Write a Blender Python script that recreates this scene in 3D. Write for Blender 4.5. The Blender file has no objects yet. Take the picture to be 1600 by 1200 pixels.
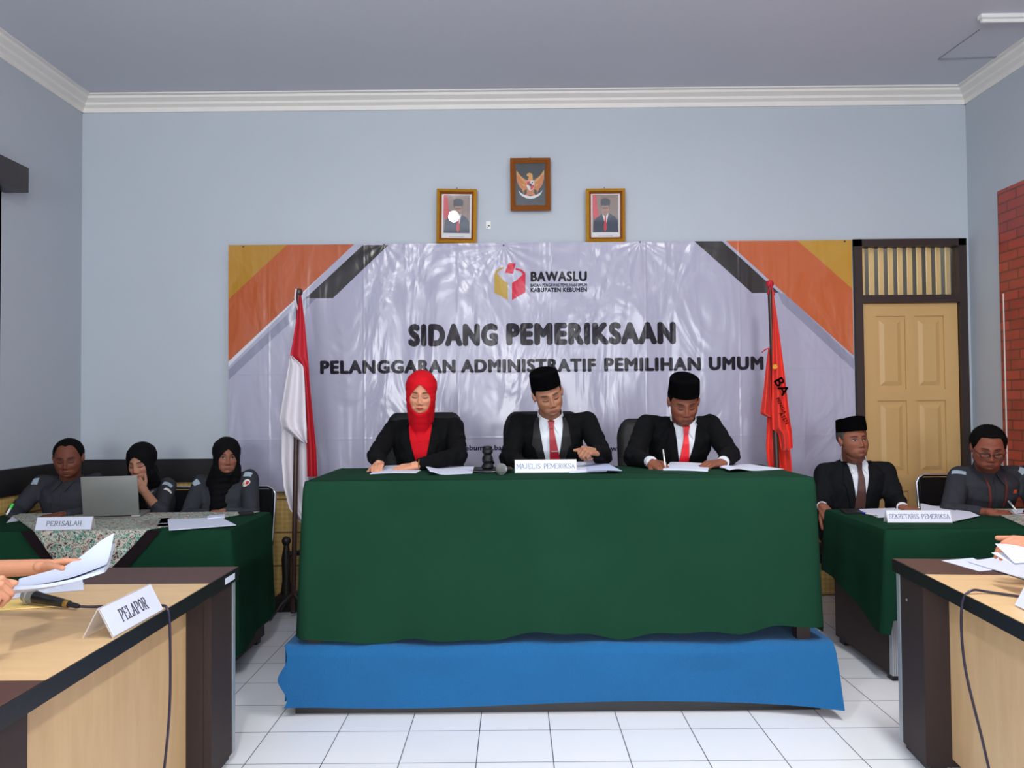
import bpy, bmesh, math, random
from mathutils import Vector, Matrix, Euler
from mathutils.bvhtree import BVHTree
import numpy as np

random.seed(7)
rng = np.random.RandomState(5)
scene = bpy.context.scene
COL = scene.collection
D2R = math.pi / 180

# ------------------------------------------------------------------ camera
FPX = 1234.0
CAM = Vector((0, 0, 1.39))
cam_rot = Matrix.Rotation(0.14 * D2R, 3, 'Z') @ Matrix.Rotation((90 + 1.44) * D2R, 3, 'X') @ Matrix.Rotation(-0.5 * D2R, 3, 'Z')
cd = bpy.data.cameras.new('camera'); cam = bpy.data.objects.new('camera', cd); COL.objects.link(cam)
cd.sensor_width = 36; cd.lens = 36 * FPX / 1600; cd.clip_start = 0.05
cam.matrix_world = Matrix.Translation(CAM) @ cam_rot.to_4x4()
scene.camera = cam

# ------------------------------------------------------------------ world + exposure
scene.view_settings.view_transform = 'Standard'
scene.view_settings.look = 'None'
scene.view_settings.gamma = 1.0
scene.view_settings.use_curve_mapping = False
scene.view_settings.exposure = 0.06
w = bpy.data.worlds.new('world'); scene.world = w; w.use_nodes = True
w.node_tree.nodes['Background'].inputs[0].default_value = (0.62, 0.72, 0.9, 1)
w.node_tree.nodes['Background'].inputs[1].default_value = 1.0


def area_light(name, loc, target, sx, sy, power, color, spread=180):
    l = bpy.data.lights.new(name, 'AREA'); l.shape = 'RECTANGLE'; l.size = sx; l.size_y = sy
    l.energy = power; l.color = color; l.spread = spread * D2R
    o = bpy.data.objects.new(name, l); COL.objects.link(o)
    o.location = loc
    o.rotation_euler = (Vector(target) - Vector(loc)).to_track_quat('-Z', 'Y').to_euler()
    return o


# daylight that comes in through the two windows of the wall behind the camera
area_light('window_daylight', (-1.25, -3.38, 1.85), (-0.8, 5, 1.5), 1.35, 1.45, 165, (0.97, 0.985, 1.0))
area_light('window_daylight', (1.45, -3.38, 1.85), (0.8, 5, 1.5), 1.35, 1.45, 125, (0.95, 0.98, 1.0))
# the lamp under the ceiling, above the camera
_l = bpy.data.lights.new('ceiling_lamp_light', 'POINT'); _l.energy = 84; _l.shadow_soft_size = 0.065; _l.color = (1.0, 0.975, 0.94)
_o = bpy.data.objects.new('ceiling_lamp_light', _l); COL.objects.link(_o); _o.location = (-0.74, 1.45, 3.30)
area_light('added_fill_light', (1.5, 2.3, 3.56), (1.5, 2.3, 0), 0.25, 1.2, 68, (1.0, 0.985, 0.96), 175)  # added lamp, unseen, to brighten the floor and the right of the room


def at(px, py, Y):
    """world point seen at photo pixel (px, py) at depth Y"""
    d = cam_rot @ Vector(((px - 800) / FPX, -(py - 600) / FPX, -1))
    return CAM + d * (Y / d.y)


def atz(px, py, z):
    d = cam_rot @ Vector(((px - 800) / FPX, -(py - 600) / FPX, -1))
    return CAM + d * ((z - CAM.z) / d.z)


# ------------------------------------------------------------------ materials
def lin(c):
    return tuple(((v / 255) / 12.92 if v / 255 <= 0.04045 else (((v / 255) + 0.055) / 1.055) ** 2.4) for v in c)


def new_mat(name):
    m = bpy.data.materials.new(name); m.use_nodes = True
    nt = m.node_tree
    return m, nt, nt.nodes['Principled BSDF']


def N(nt, t, **kw):
    n = nt.nodes.new(t)
    for k, v in kw.items():
        setattr(n, k, v)
    return n


def mat(name, rgb, rough=0.6, var=0.08, vscale=6.0, bump=0.0, bscale=60.0, metal=0.0, spec=0.5, coat=0.0, sheen=0.0, alpha=1.0, trans=0.0, stretch=(1, 1, 1)):
    m, nt, b = new_mat(name)
    c = lin(rgb)
    tc = N(nt, 'ShaderNodeTexCoord')
    mp = N(nt, 'ShaderNodeMapping'); mp.inputs['Scale'].default_value = stretch
    nt.links.new(tc.outputs['Object'], mp.inputs['Vector'])
    no = N(nt, 'ShaderNodeTexNoise'); no.inputs['Scale'].default_value = vscale; no.inputs['Detail'].default_value = 4
    nt.links.new(mp.outputs[0], no.inputs['Vector'])
    mx = N(nt, 'ShaderNodeMix', data_type='RGBA')
    mx.inputs[6].default_value = tuple(v * (1 - var) for v in c) + (1,)
    mx.inputs[7].default_value = tuple(min(1, v * (1 + var)) for v in c) + (1,)
    nt.links.new(no.outputs[0], mx.inputs[0]); nt.links.new(mx.outputs[2], b.inputs['Base Color'])
    b.inputs['Roughness'].default_value = rough; b.inputs['Metallic'].default_value = metal
    b.inputs['Specular IOR Level'].default_value = spec
    b.inputs['Coat Weight'].default_value = coat; b.inputs['Coat Roughness'].default_value = 0.15
    b.inputs['Sheen Weight'].default_value = sheen
    b.inputs['Alpha'].default_value = alpha; b.inputs['Transmission Weight'].default_value = trans
    if bump:
        n2 = N(nt, 'ShaderNodeTexNoise'); n2.inputs['Scale'].default_value = bscale; n2.inputs['Detail'].default_value = 3
        nt.links.new(mp.outputs[0], n2.inputs['Vector'])
        bp = N(nt, 'ShaderNodeBump'); bp.inputs['Strength'].default_value = bump; bp.inputs['Distance'].default_value = 0.01
        nt.links.new(n2.outputs[0], bp.inputs['Height']); nt.links.new(bp.outputs[0], b.inputs['Normal'])
    return m


def mathn(nt, op, a, b_=None, c_=None):
    n = N(nt, 'ShaderNodeMath', operation=op)
    for i, v in enumerate((a, b_, c_)):
        if v is None: continue
        if isinstance(v, (int, float)): n.inputs[i].default_value = v
        else: nt.links.new(v, n.inputs[i])
    return n.outputs[0]


def mixc(nt, f, a, b_):
    n = N(nt, 'ShaderNodeMix', data_type='RGBA')
    if isinstance(f, (int, float)): n.inputs[0].default_value = f
    else: nt.links.new(f, n.inputs[0])
    for i, v in ((6, a), (7, b_)):
        if isinstance(v, tuple): n.inputs[i].default_value = v + (1,) if len(v) == 3 else v
        else: nt.links.new(v, n.inputs[i])
    return n.outputs[2]


M = {}
M['wall'] = mat('blue_wall_paint', (176, 184, 193), 0.55, 0.03, 1.5, 0.05, 90)
M['ceiling'] = mat('ceiling_paint', (196, 200, 210), 0.7, 0.03, 1.2, 0.04, 60)
M['cornice'] = mat('cornice_plaster', (222, 219, 214), 0.6, 0.03)
M['blackwood'] = mat('black_trim', (24, 22, 24), 0.4, 0.2, 8)
M['doorframe'] = mat('dark_frame_paint', (44, 30, 28), 0.4, 0.2, 9)
M['door'] = mat('yellow_door_paint', (192, 156, 102), 0.5, 0.08, 5, 0.12, 12, stretch=(1, 1, 0.25))
M['espresso'] = mat('espresso_laminate', (44, 29, 26), 0.65, 0.15, 40, 0.05, 150, stretch=(1, 1, 0.1))
M['espressotop'] = mat('espresso_laminate_top', (76, 50, 44), 0.5, 0.15, 40)
M['edge'] = mat('dark_edge_band', (22, 20, 23), 0.42, 0.1, 20)
M['alu'] = mat('grey_aluminium', (176, 184, 190), 0.35, 0.04, 10, metal=0.5)
M['chrome'] = mat('chrome', (210, 212, 215), 0.15, 0.02, metal=1.0)
M['leather'] = mat('black_leather', (13, 14, 17), 0.5, 0.15, 30, 0.15, 120, spec=0.3)
M['plastic'] = mat('black_plastic', (20, 20, 22), 0.35, 0.1)
M['flagpole'] = mat('dark_pole_wood', (62, 42, 38), 0.4, 0.2, 20)
M['paper'] = mat('white_paper', (208, 214, 232), 0.7, 0.02, 20)
M['docpaper'] = mat('dimmed_white_paper', (190, 198, 218), 0.75, 0.02, 20)  # white paper darkened in colour to offset the strong light near the camera
M['paperb'] = mat('paper_underside', (178, 190, 220), 0.7, 0.03, 20)
M['manila'] = mat('yellow_envelope_paper', (232, 200, 120), 0.6, 0.05, 20)
M['ink'] = mat('printed_ink', (70, 70, 78), 0.6, 0.05)
M['nameink'] = mat('grey_letter_ink', (52, 52, 62), 0.6, 0.05)
M['acrylic'] = mat('clear_acrylic', (225, 220, 220), 0.12, 0.01, alpha=0.42)
M['bluecloth'] = mat('blue_carpet', (1, 88, 141), 0.9, 0.10, 3, 0.5, 220, sheen=0.1)
M['gold'] = mat('gold_frame', (196, 140, 30), 0.35, 0.2, 60, 0.4, 160, metal=0.45)
M['golddark'] = mat('bronze_frame', (150, 84, 22), 0.4, 0.2, 60, 0.3, 160, metal=0.4)
M['suit'] = mat('black_suit_cloth', (9, 10, 12), 0.85, 0.15, 20, 0.2, 300, spec=0.12)
M['suitg'] = mat('charcoal_suit_cloth', (18, 20, 23), 0.85, 0.15, 20, 0.2, 300, spec=0.12)
M['satin'] = mat('black_satin_lapel', (7, 7, 9), 0.7, 0.1)
M['uniform'] = mat('grey_uniform_cloth', (50, 52, 58), 0.85, 0.10, 20, 0.2, 200, spec=0.12)
M['trousers'] = mat('black_trousers', (24, 24, 28), 0.8, 0.1)
M['shirt'] = mat('white_shirt', (205, 210, 218), 0.7, 0.03, 20)
M['songkok'] = mat('black_velvet', (5, 5, 6), 1.0, 0.1, 50, spec=0.03)
M['redhijab'] = mat('red_hijab_cloth', (188, 6, 24), 0.8, 0.06, 12, 0.1, 60, spec=0.2)
M['blackhijab'] = mat('black_hijab_cloth', (9, 9, 11), 0.85, 0.1, 12, 0.2, 40, spec=0.12)
M['redtie'] = mat('bright_red_tie', (214, 24, 38), 0.5, 0.08, 60)
M['darkredtie'] = mat('dark_red_tie', (150, 20, 38), 0.5, 0.08, 60)
M['browntie'] = mat('brown_tie', (76, 48, 44), 0.55, 0.08, 60)
M['hair'] = mat('black_hair', (8, 7, 7), 0.8, 0.3, 90, 0.5, 260, spec=0.1)
M['greyhair'] = mat('greying_hair', (62, 58, 56), 0.6, 0.35, 90, 0.6, 180)
M['patch'] = mat('pale_blue_patch', (150, 168, 180), 0.7, 0.1, 90)
M['patchw'] = mat('white_patch', (214, 212, 206), 0.7, 0.03)
M['logored'] = mat('logo_red', (200, 36, 52), 0.5, 0.03)
M['logogold'] = mat('logo_gold', (186, 148, 56), 0.5, 0.03)
M['orange'] = mat('orange_print', (206, 84, 44), 0.5, 0.03)
M['green_plastic'] = mat('green_pen_plastic', (40, 200, 70), 0.3, 0.02)
M['blue_plastic'] = mat('blue_pen_plastic', (40, 60, 160), 0.3, 0.02)
M['silver'] = mat('silver', (190, 190, 192), 0.3, 0.03, metal=0.8)
M['mesh'] = mat('microphone_mesh', (150, 152, 150), 0.4, 0.4, 400, 0.8, 500, metal=0.7)
M['laptop'] = mat('silver_laptop_lid', (128, 130, 128), 0.4, 0.03, 8, metal=0.35)
def pane_mat(name, rough=0.0, ior=1.5):
    m, nt, b = new_mat(name)
    fr = N(nt, 'ShaderNodeFresnel'); fr.inputs['IOR'].default_value = ior
    tr = N(nt, 'ShaderNodeBsdfTransparent'); gl = N(nt, 'ShaderNodeBsdfGlossy'); gl.inputs['Roughness'].default_value = rough
    mx = N(nt, 'ShaderNodeMixShader')
    nt.links.new(fr.outputs[0], mx.inputs[0]); nt.links.new(tr.outputs[0], mx.inputs[1]); nt.links.new(gl.outputs[0], mx.inputs[2])
    nt.links.new(mx.outputs[0], nt.nodes['Material Output'].inputs['Surface'])
    return m
M['glass'] = pane_mat('clear_glass')
M['winglass'] = pane_mat('transom_glass', .05, 1.3)
M['slat'] = mat('cream_slat', (232, 205, 150), 0.5, 0.05)
M['plain_white'] = mat('white_plastic', (225, 225, 222), 0.4, 0.02)
M['brass'] = mat('brass', (170, 130, 60), 0.3, 0.1, metal=0.8)
M['cable'] = mat('dark_cable', (34, 26, 48), 0.4, 0.05)
M['lanyard'] = mat('red_lanyard', (88, 34, 32), 0.7, 0.05)
M['darkstone'] = mat('dark_carved_wood', (30, 24, 24), 0.5, 0.2, 30, 0.3, 60)
M['flagred'] = mat('red_flag_cloth', (178, 16, 36), 0.7, 0.05, 8, 0.1, 60)
M['flagwhite'] = mat('white_flag_cloth', (214, 208, 216), 0.7, 0.03, 8, 0.1, 60)
M['flagorange'] = mat('orange_red_flag_cloth', (218, 40, 20), 0.65, 0.05, 8, 0.1, 60, sheen=0.1)
M['blacktext'] = mat('black_print', (22, 18, 24), 0.5, 0.05)


def beige_mat():
    m, nt, b = new_mat('beige_wood_laminate')
    tc = N(nt, 'ShaderNodeTexCoord'); mp = N(nt, 'ShaderNodeMapping'); mp.inputs['Scale'].default_value = (9, 1.6, 1.6)
    nt.links.new(tc.outputs['Object'], mp.inputs['Vector'])
    no = N(nt, 'ShaderNodeTexNoise'); no.inputs['Scale'].default_value = 2.2; no.inputs['Detail'].default_value = 5; no.inputs['Distortion'].default_value = 0.6
    nt.links.new(mp.outputs[0], no.inputs['Vector'])
    c = mixc(nt, no.outputs[0], lin((194, 157, 112)), lin((222, 190, 144)))
    nt.links.new(c, b.inputs['Base Color']); b.inputs['Roughness'].default_value = 0.42
    return m
M['beige'] = beige_mat()


def cloth_mat(name, a, c2, sc=420):
    m, nt, b = new_mat(name)
    tc = N(nt, 'ShaderNodeTexCoord')
    n1 = N(nt, 'ShaderNodeTexNoise'); n1.inputs['Scale'].default_value = 2.5; n1.inputs['Detail'].default_value = 3
    nt.links.new(tc.outputs['Object'], n1.inputs['Vector'])
    n2 = N(nt, 'ShaderNodeTexNoise'); n2.inputs['Scale'].default_value = sc; n2.inputs['Detail'].default_value = 2
    nt.links.new(tc.outputs['Object'], n2.inputs['Vector'])
    f = mathn(nt, 'ADD', mathn(nt, 'MULTIPLY', n1.outputs[0], 0.6), mathn(nt, 'MULTIPLY', n2.outputs[0], 0.4))
    nt.links.new(mixc(nt, f, lin(a), lin(c2)), b.inputs['Base Color'])
    b.inputs['Roughness'].default_value = 0.95; b.inputs['Specular IOR Level'].default_value = 0.06
    bp = N(nt, 'ShaderNodeBump'); bp.inputs['Strength'].default_value = 0.12; bp.inputs['Distance'].default_value = 0.001
    nt.links.new(n2.outputs[0], bp.inputs['Height']); nt.links.new(bp.outputs[0], b.inputs['Normal'])
    return m
M['green'] = cloth_mat('green_table_cloth', (16, 47, 34), (28, 64, 46))
M['green2'] = cloth_mat('dark_green_table_cloth', (14, 46, 32), (24, 62, 44))


def floor_mat():
    m, nt, b = new_mat('white_floor_tiles')
    tc = N(nt, 'ShaderNodeTexCoord'); mp = N(nt, 'ShaderNodeMapping')
    mp.inputs['Location'].default_value = (0.159 + 0.3 * 20, -3.40 + 0.3 * 30, 0)
    nt.links.new(tc.outputs['Object'], mp.inputs['Vector'])
    br = N(nt, 'ShaderNodeTexBrick'); br.offset = 0; br.squash = 1
    br.inputs['Scale'].default_value = 1; br.inputs['Brick Width'].default_value = 0.3; br.inputs['Row Height'].default_value = 0.3
    br.inputs['Mortar Size'].default_value = 0.0022; br.inputs['Mortar Smooth'].default_value = 0.2
    br.inputs['Color1'].default_value = lin((236, 239, 244)) + (1,); br.inputs['Color2'].default_value = lin((242, 244, 248)) + (1,)
    br.inputs['Mortar'].default_value = lin((62, 62, 68)) + (1,)
    nt.links.new(mp.outputs[0], br.inputs['Vector'])
    no = N(nt, 'ShaderNodeTexNoise'); no.inputs['Scale'].default_value = 3
    nt.links.new(tc.outputs['Object'], no.inputs['Vector'])
    c = mixc(nt, mathn(nt, 'MULTIPLY', no.outputs[0], 0.12), br.outputs['Color'], lin((170, 176, 184)))
    nt.links.new(c, b.inputs['Base Color'])
    nt.links.new(mathn(nt, 'ADD', mathn(nt, 'MULTIPLY', br.outputs['Fac'], 0.5), 0.22), b.inputs['Roughness'])
    return m
M['floor'] = floor_mat()


def brick_mat():
    m, nt, b = new_mat('red_brick_wallpaper')
    tc = N(nt, 'ShaderNodeTexCoord'); sp = N(nt, 'ShaderNodeSeparateXYZ'); cb = N(nt, 'ShaderNodeCombineXYZ')
    nt.links.new(tc.outputs['Object'], sp.inputs[0])
    nt.links.new(sp.outputs[1], cb.inputs[0]); nt.links.new(sp.outputs[2], cb.inputs[1])
    br = N(nt, 'ShaderNodeTexBrick'); br.inputs['Scale'].default_value = 1
    br.inputs['Brick Width'].default_value = 0.19; br.inputs['Row Height'].default_value = 0.066; br.inputs['Mortar Size'].default_value = 0.006
    br.inputs['Color1'].default_value = lin((168, 58, 46)) + (1,); br.inputs['Color2'].default_value = lin((128, 34, 34)) + (1,)
    br.inputs['Mortar'].default_value = lin((48, 26, 26)) + (1,); br.inputs['Bias'].default_value = 0.1
    nt.links.new(cb.outputs[0], br.inputs['Vector'])
    no = N(nt, 'ShaderNodeTexNoise'); no.inputs['Scale'].default_value = 9; no.inputs['Detail'].default_value = 5
    nt.links.new(tc.outputs['Object'], no.inputs['Vector'])
    nt.links.new(mixc(nt, mathn(nt, 'MULTIPLY', no.outputs[0], 0.5), br.outputs['Color'], lin((190, 90, 70))), b.inputs['Base Color'])
    b.inputs['Roughness'].default_value = 0.35
    bp = N(nt, 'ShaderNodeBump'); bp.inputs['Strength'].default_value = 0.4; bp.inputs['Distance'].default_value = 0.004; bp.invert = True
    nt.links.new(br.outputs['Fac'], bp.inputs['Height']); nt.links.new(bp.outputs[0], b.inputs['Normal'])
    return m
M['brick'] = brick_mat()


def wicker_mat():
    m, nt, b = new_mat('yellow_woven_panel')
    tc = N(nt, 'ShaderNodeTexCoord')
    sp = N(nt, 'ShaderNodeSeparateXYZ'); nt.links.new(tc.outputs['Object'], sp.inputs[0])
    h = mathn(nt, 'ADD', sp.outputs[0], sp.outputs[1])
    wa = mathn(nt, 'SINE', mathn(nt, 'MULTIPLY', mathn(nt, 'ADD', h, sp.outputs[2]), 95))
    wb = mathn(nt, 'SINE', mathn(nt, 'MULTIPLY', mathn(nt, 'SUBTRACT', h, sp.outputs[2]), 95))
    f = mathn(nt, 'ADD', mathn(nt, 'MULTIPLY', mathn(nt, 'MULTIPLY', wa, wb), 0.4), 0.5)
    row = mathn(nt, 'LESS_THAN', mathn(nt, 'FRACT', mathn(nt, 'MULTIPLY', sp.outputs[2], 4.2)), 0.05)
    no = N(nt, 'ShaderNodeTexNoise'); no.inputs['Scale'].default_value = 26
    nt.links.new(tc.outputs['Object'], no.inputs['Vector'])
    f2 = mathn(nt, 'ADD', mathn(nt, 'MULTIPLY', f, 0.5), mathn(nt, 'MULTIPLY', no.outputs[0], 0.5))
    c = mixc(nt, f2, lin((160, 124, 62)), lin((222, 190, 118)))
    c = mixc(nt, row, c, lin((120, 92, 50)))
    nt.links.new(c, b.inputs['Base Color']); b.inputs['Roughness'].default_value = 0.6
    return m
M['wicker'] = wicker_mat()


def batik_mat():
    m, nt, b = new_mat('batik_cloth')
    tc = N(nt, 'ShaderNodeTexCoord')
    no = N(nt, 'ShaderNodeTexNoise'); no.inputs['Scale'].default_value = 17; no.inputs['Detail'].default_value = 2; no.inputs['Distortion'].default_value = 1.5
    nt.links.new(tc.outputs['Object'], no.inputs['Vector'])
    r = N(nt, 'ShaderNodeValToRGB'); r.color_ramp.interpolation = 'CONSTANT'
    els = [(0.0, (44, 40, 42)), (0.36, (128, 98, 90)), (0.41, (176, 170, 158)), (0.50, (52, 44, 44)), (0.53, (70, 138, 122)), (0.60, (190, 186, 176)), (0.66, (58, 50, 48))]
    cr = r.color_ramp
    cr.elements[0].position = 0; cr.elements[0].color = lin(els[0][1]) + (1,)
    cr.elements[1].position = els[1][0]; cr.elements[1].color = lin(els[1][1]) + (1,)
    for p_, c_ in els[2:]:
        e = cr.elements.new(p_); e.color = lin(c_) + (1,)
    nt.links.new(no.outputs[0], r.inputs[0])
    v = N(nt, 'ShaderNodeTexVoronoi', feature='DISTANCE_TO_EDGE'); v.inputs['Scale'].default_value = 60
    nt.links.new(tc.outputs['Object'], v.inputs['Vector'])
    c = mixc(nt, mathn(nt, 'LESS_THAN', v.outputs['Distance'], 0.035), r.outputs[0], lin((202, 196, 184)))
    nt.links.new(c, b.inputs['Base Color']); b.inputs['Roughness'].default_value = 0.75
    return m
M['batik'] = batik_mat()
M['batikedge'] = mat('dark_batik_border', (26, 18, 22), 0.9, 0.2, 30, spec=0.1)

# ------------------------------------------------------------------ mesh building
class MB:
    def __init__(s):
        s.v = []; s.f = []; s.m = []

    def add(s, vs, fs, mi=0):
        o = len(s.v)
        s.v += [Vector(p) for p in vs]
        s.f += [tuple(i + o for i in f) for f in fs]
        s.m += [mi] * len(fs)
        return s

    def box(s, x0, x1, y0, y1, z0, z1, mi=0, R=None):
        vs = [Vector((x, y, z)) for z in (z0, z1) for y in (y0, y1) for x in (x0, x1)]
        if R is not None: vs = [R @ p for p in vs]
        s.add(vs, [(0, 2, 3, 1), (4, 5, 7, 6), (0, 1, 5, 4), (2, 6, 7, 3), (0, 4, 6, 2), (1, 3, 7, 5)], mi)
        return s

    def tube(s, pts, r, n=10, mi=0, caps=True, flat=None):
        pts = [Vector(p) for p in pts]
        rs = r if isinstance(r, (list, tuple)) else [r] * len(pts)
        rings = []; prev = None
        for i, p in enumerate(pts):
            t = (pts[min(i + 1, len(pts) - 1)] - pts[max(i - 1, 0)]).normalized()
            if prev is None:
                a = Vector((0, 0, 1)) if abs(t.z) < 0.9 else Vector((1, 0, 0))
                u = t.cross(a).normalized()
            else:
                u = (prev - t * prev.dot(t)).normalized()
            prev = u; v = t.cross(u)
            rings.append([p + (u * math.cos(k * 2 * math.pi / n) + v * math.sin(k * 2 * math.pi / n)) * rs[i] for k in range(n)])
        vs = [q for rg in rings for q in rg]; fs = []
        for i in range(len(rings) - 1):
            for k in range(n):
                k2 = (k + 1) % n
                fs.append((i * n + k, i * n + k2, (i + 1) * n + k2, (i + 1) * n + k))
        if caps:
            fs.append(tuple(range(n))[::-1]); fs.append(tuple((len(rings) - 1) * n + k for k in range(n)))
        s.add(vs, fs, mi)
        return s

    def capsule(s, a, b, ra, rb, n=14, h=4, mi=0):
        a = Vector(a); b = Vector(b); t = b - a
        if t.length < 1e-6: t = Vector((0, 0, 1e-4))
        t = t.normalized()
        pts = []; rs = []
        for i in range(h + 1):
            th = math.pi / 2 * (1 - i / h)
            pts.append(a - t * ra * math.sin(th)); rs.append(max(ra * math.cos(th), 1e-4))
        for i in range(h + 1):
            th = math.pi / 2 * i / h
            pts.append(b + t * rb * math.sin(th)); rs.append(max(rb * math.cos(th), 1e-4))
        up = Vector((0, 0, 1)) if abs(t.z) < 0.9 else Vector((1, 0, 0))
        u = t.cross(up).normalized(); v = t.cross(u)
        vs = [p + (u * math.cos(k * 2 * math.pi / n) + v * math.sin(k * 2 * math.pi / n)) * r for p, r in zip(pts, rs) for k in range(n)]
        fs = []
        L = len(pts)
        for i in range(L - 1):
            for k in range(n):
                k2 = (k + 1) % n
                fs.append((i * n + k, i * n + k2, (i + 1) * n + k2, (i + 1) * n + k))
        fs.append(tuple(range(n))[::-1]); fs.append(tuple((L - 1) * n + k for k in range(n)))
        s.add(vs, fs, mi)
        return s

    def lathe(s, prof, n=32, c=(0, 0, 0), R=None, mi=0):
        """prof: list of (r, z); closed by caps"""
        vs = []; c = Vector(c)
        for r, z in prof:
            for k in range(n):
                p = Vector((r * math.cos(k * 2 * math.pi / n), r * math.sin(k * 2 * math.pi / n), z))
                if R is not None: p = R @ p
                vs.append(p + c)
        fs = []
        for i in range(len(prof) - 1):
            for k in range(n):
                k2 = (k + 1) % n
                fs.append((i * n + k, i * n + k2, (i + 1) * n + k2, (i + 1) * n + k))
        fs.append(tuple(range(n))[::-1]); fs.append(tuple((len(prof) - 1) * n + k for k in range(n)))
        s.add(vs, fs, mi)
        return s

    def ellipsoid(s, c, r, R=None, n=20, mi=0):
        prof = [(max(math.sin(math.pi * i / 12), 1e-3), -math.cos(math.pi * i / 12)) for i in range(13)]
        S = Matrix.Diagonal(Vector(r))
        s.lathe(prof, n, c, (R @ S) if R is not None else S, mi)
        return s

    def prism(s, pts, y0, y1, mi=0, plane='xz', M_=None):
        """polygon pts (a, b) extruded from y0 to y1 along the third axis"""
        n = len(pts)
        def mk(a, b, c):
            p = {'xz': Vector((a, c, b)), 'xy': Vector((a, b, c)), 'yz': Vector((c, a, b))}[plane]
            return M_ @ p if M_ is not None else p
        vs = [mk(a, b, y0) for a, b in pts] + [mk(a, b, y1) for a, b in pts]
        fs = [tuple(range(n)), tuple(range(2 * n - 1, n - 1, -1))] + [(i, n + i, n + (i + 1) % n, (i + 1) % n) for i in range(n)]
        s.add(vs, fs, mi)
        return s

    def grid(s, fn, nu, nv, thick=None, mi=0):
        """fn(u, v) -> point, for u, v in 0..1; thick: vector or float (along the normal) makes it a solid sheet"""
        P = [[Vector(fn(i / nu, j / nv)) for i in range(nu + 1)] for j in range(nv + 1)]
        idx = lambda i, j: j * (nu + 1) + i
        vs = [p for row in P for p in row]
        fs = [(idx(i, j), idx(i + 1, j), idx(i + 1, j + 1), idx(i, j + 1)) for j in range(nv) for i in range(nu)]
        if thick is not None:
            nn = len(vs)
            vs2 = []
            for j in range(nv + 1):
                for i in range(nu + 1):
                    if isinstance(thick, (int, float)):
                        du = P[j][min(i + 1, nu)] - P[j][max(i - 1, 0)]; dv = P[min(j + 1, nv)][i] - P[max(j - 1, 0)][i]
                        nrm = du.cross(dv)
                        nrm = nrm.normalized() if nrm.length > 1e-12 else Vector((0, 0, 1))
                        vs2.append(P[j][i] - nrm * thick)
                    else:
                        vs2.append(P[j][i] + Vector(thick))
            vs += vs2
            fs += [tuple(nn + k for k in f[::-1]) for f in fs]
            for i in range(nu):
                fs.append((idx(i, 0), nn + idx(i, 0), nn + idx(i + 1, 0), idx(i + 1, 0)))
                fs.append((idx(i, nv), idx(i + 1, nv), nn + idx(i + 1, nv), nn + idx(i, nv)))
            for j in range(nv):
                fs.append((idx(0, j), idx(0, j + 1), nn + idx(0, j + 1), nn + idx(0, j)))
                fs.append((idx(nu, j), nn + idx(nu, j), nn + idx(nu, j + 1), idx(nu, j + 1)))
        s.add(vs, fs, mi)
        return s

    def xf(s, Mx):
        s.v = [Mx @ p for p in s.v]
        return s

    def build(s, name, mats, parent=None, smooth=True, bevel=0, angle=40):
        me = bpy.data.meshes.new(name)
        inv = None
        if parent is not None:
            inv = WM[parent.name].inverted()
            vv = [tuple(inv @ p) for p in s.v]
        else:
            vv = [tuple(p) for p in s.v]
        me.from_pydata(vv, [], s.f)
        if not isinstance(mats, (list, tuple)): mats = [mats]
        for m in mats: me.materials.append(m)
        me.polygons.foreach_set('material_index', s.m)
        me.update()
        if smooth:
            me.polygons.foreach_set('use_smooth', [True] * len(me.polygons))
        bm = bmesh.new(); bm.from_mesh(me)
        bmesh.ops.recalc_face_normals(bm, faces=bm.faces)
        if bevel:
            es = [e for e in bm.edges if len(e.link_faces) == 2 and e.calc_face_angle(0) > 0.6]
            bmesh.ops.bevel(bm, geom=es, offset=bevel, segments=2, affect='EDGES', profile=0.6, clamp_overlap=True)
        if smooth:
            for e in bm.edges:
                if len(e.link_faces) == 2 and e.calc_face_angle(0) > angle * D2R: e.smooth = False
        bm.to_mesh(me); bm.free()
        o = bpy.data.objects.new(name, me); COL.objects.link(o)
        if parent is not None:
            o.parent = parent
            WM[o.name] = WM[parent.name]
        else:
            WM[o.name] = Matrix.Identity(4)
        return o


WM = {}   # world matrix of each object


def thing(name, label, cat, loc=(0, 0, 0), rz=0.0, group=None):
    o = bpy.data.objects.new(name, None); COL.objects.link(o)
    o.empty_display_size = 0.1
    o.location = loc; o.rotation_euler = (0, 0, rz)
    WM[o.name] = Matrix.Translation(Vector(loc)) @ Matrix.Rotation(rz, 4, 'Z')
    return tag(o, label, cat, group)


def tag(o, label=None, cat=None, group=None, kind=None):
    if label: o['label'] = label
    if cat: o['category'] = cat
    if group: o['group'] = group
    if kind: o['kind'] = kind
    return o


def struct(name, mb, m, parent=None, **k):
    o = mb.build(name, m, parent, **k)
    if parent is None: o['kind'] = 'structure'
    return o


def mesh_of(o):
    deps = bpy.context.evaluated_depsgraph_get()
    return bpy.data.meshes.new_from_object(o.evaluated_get(deps), preserve_all_data_layers=False, depsgraph=deps)


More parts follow.
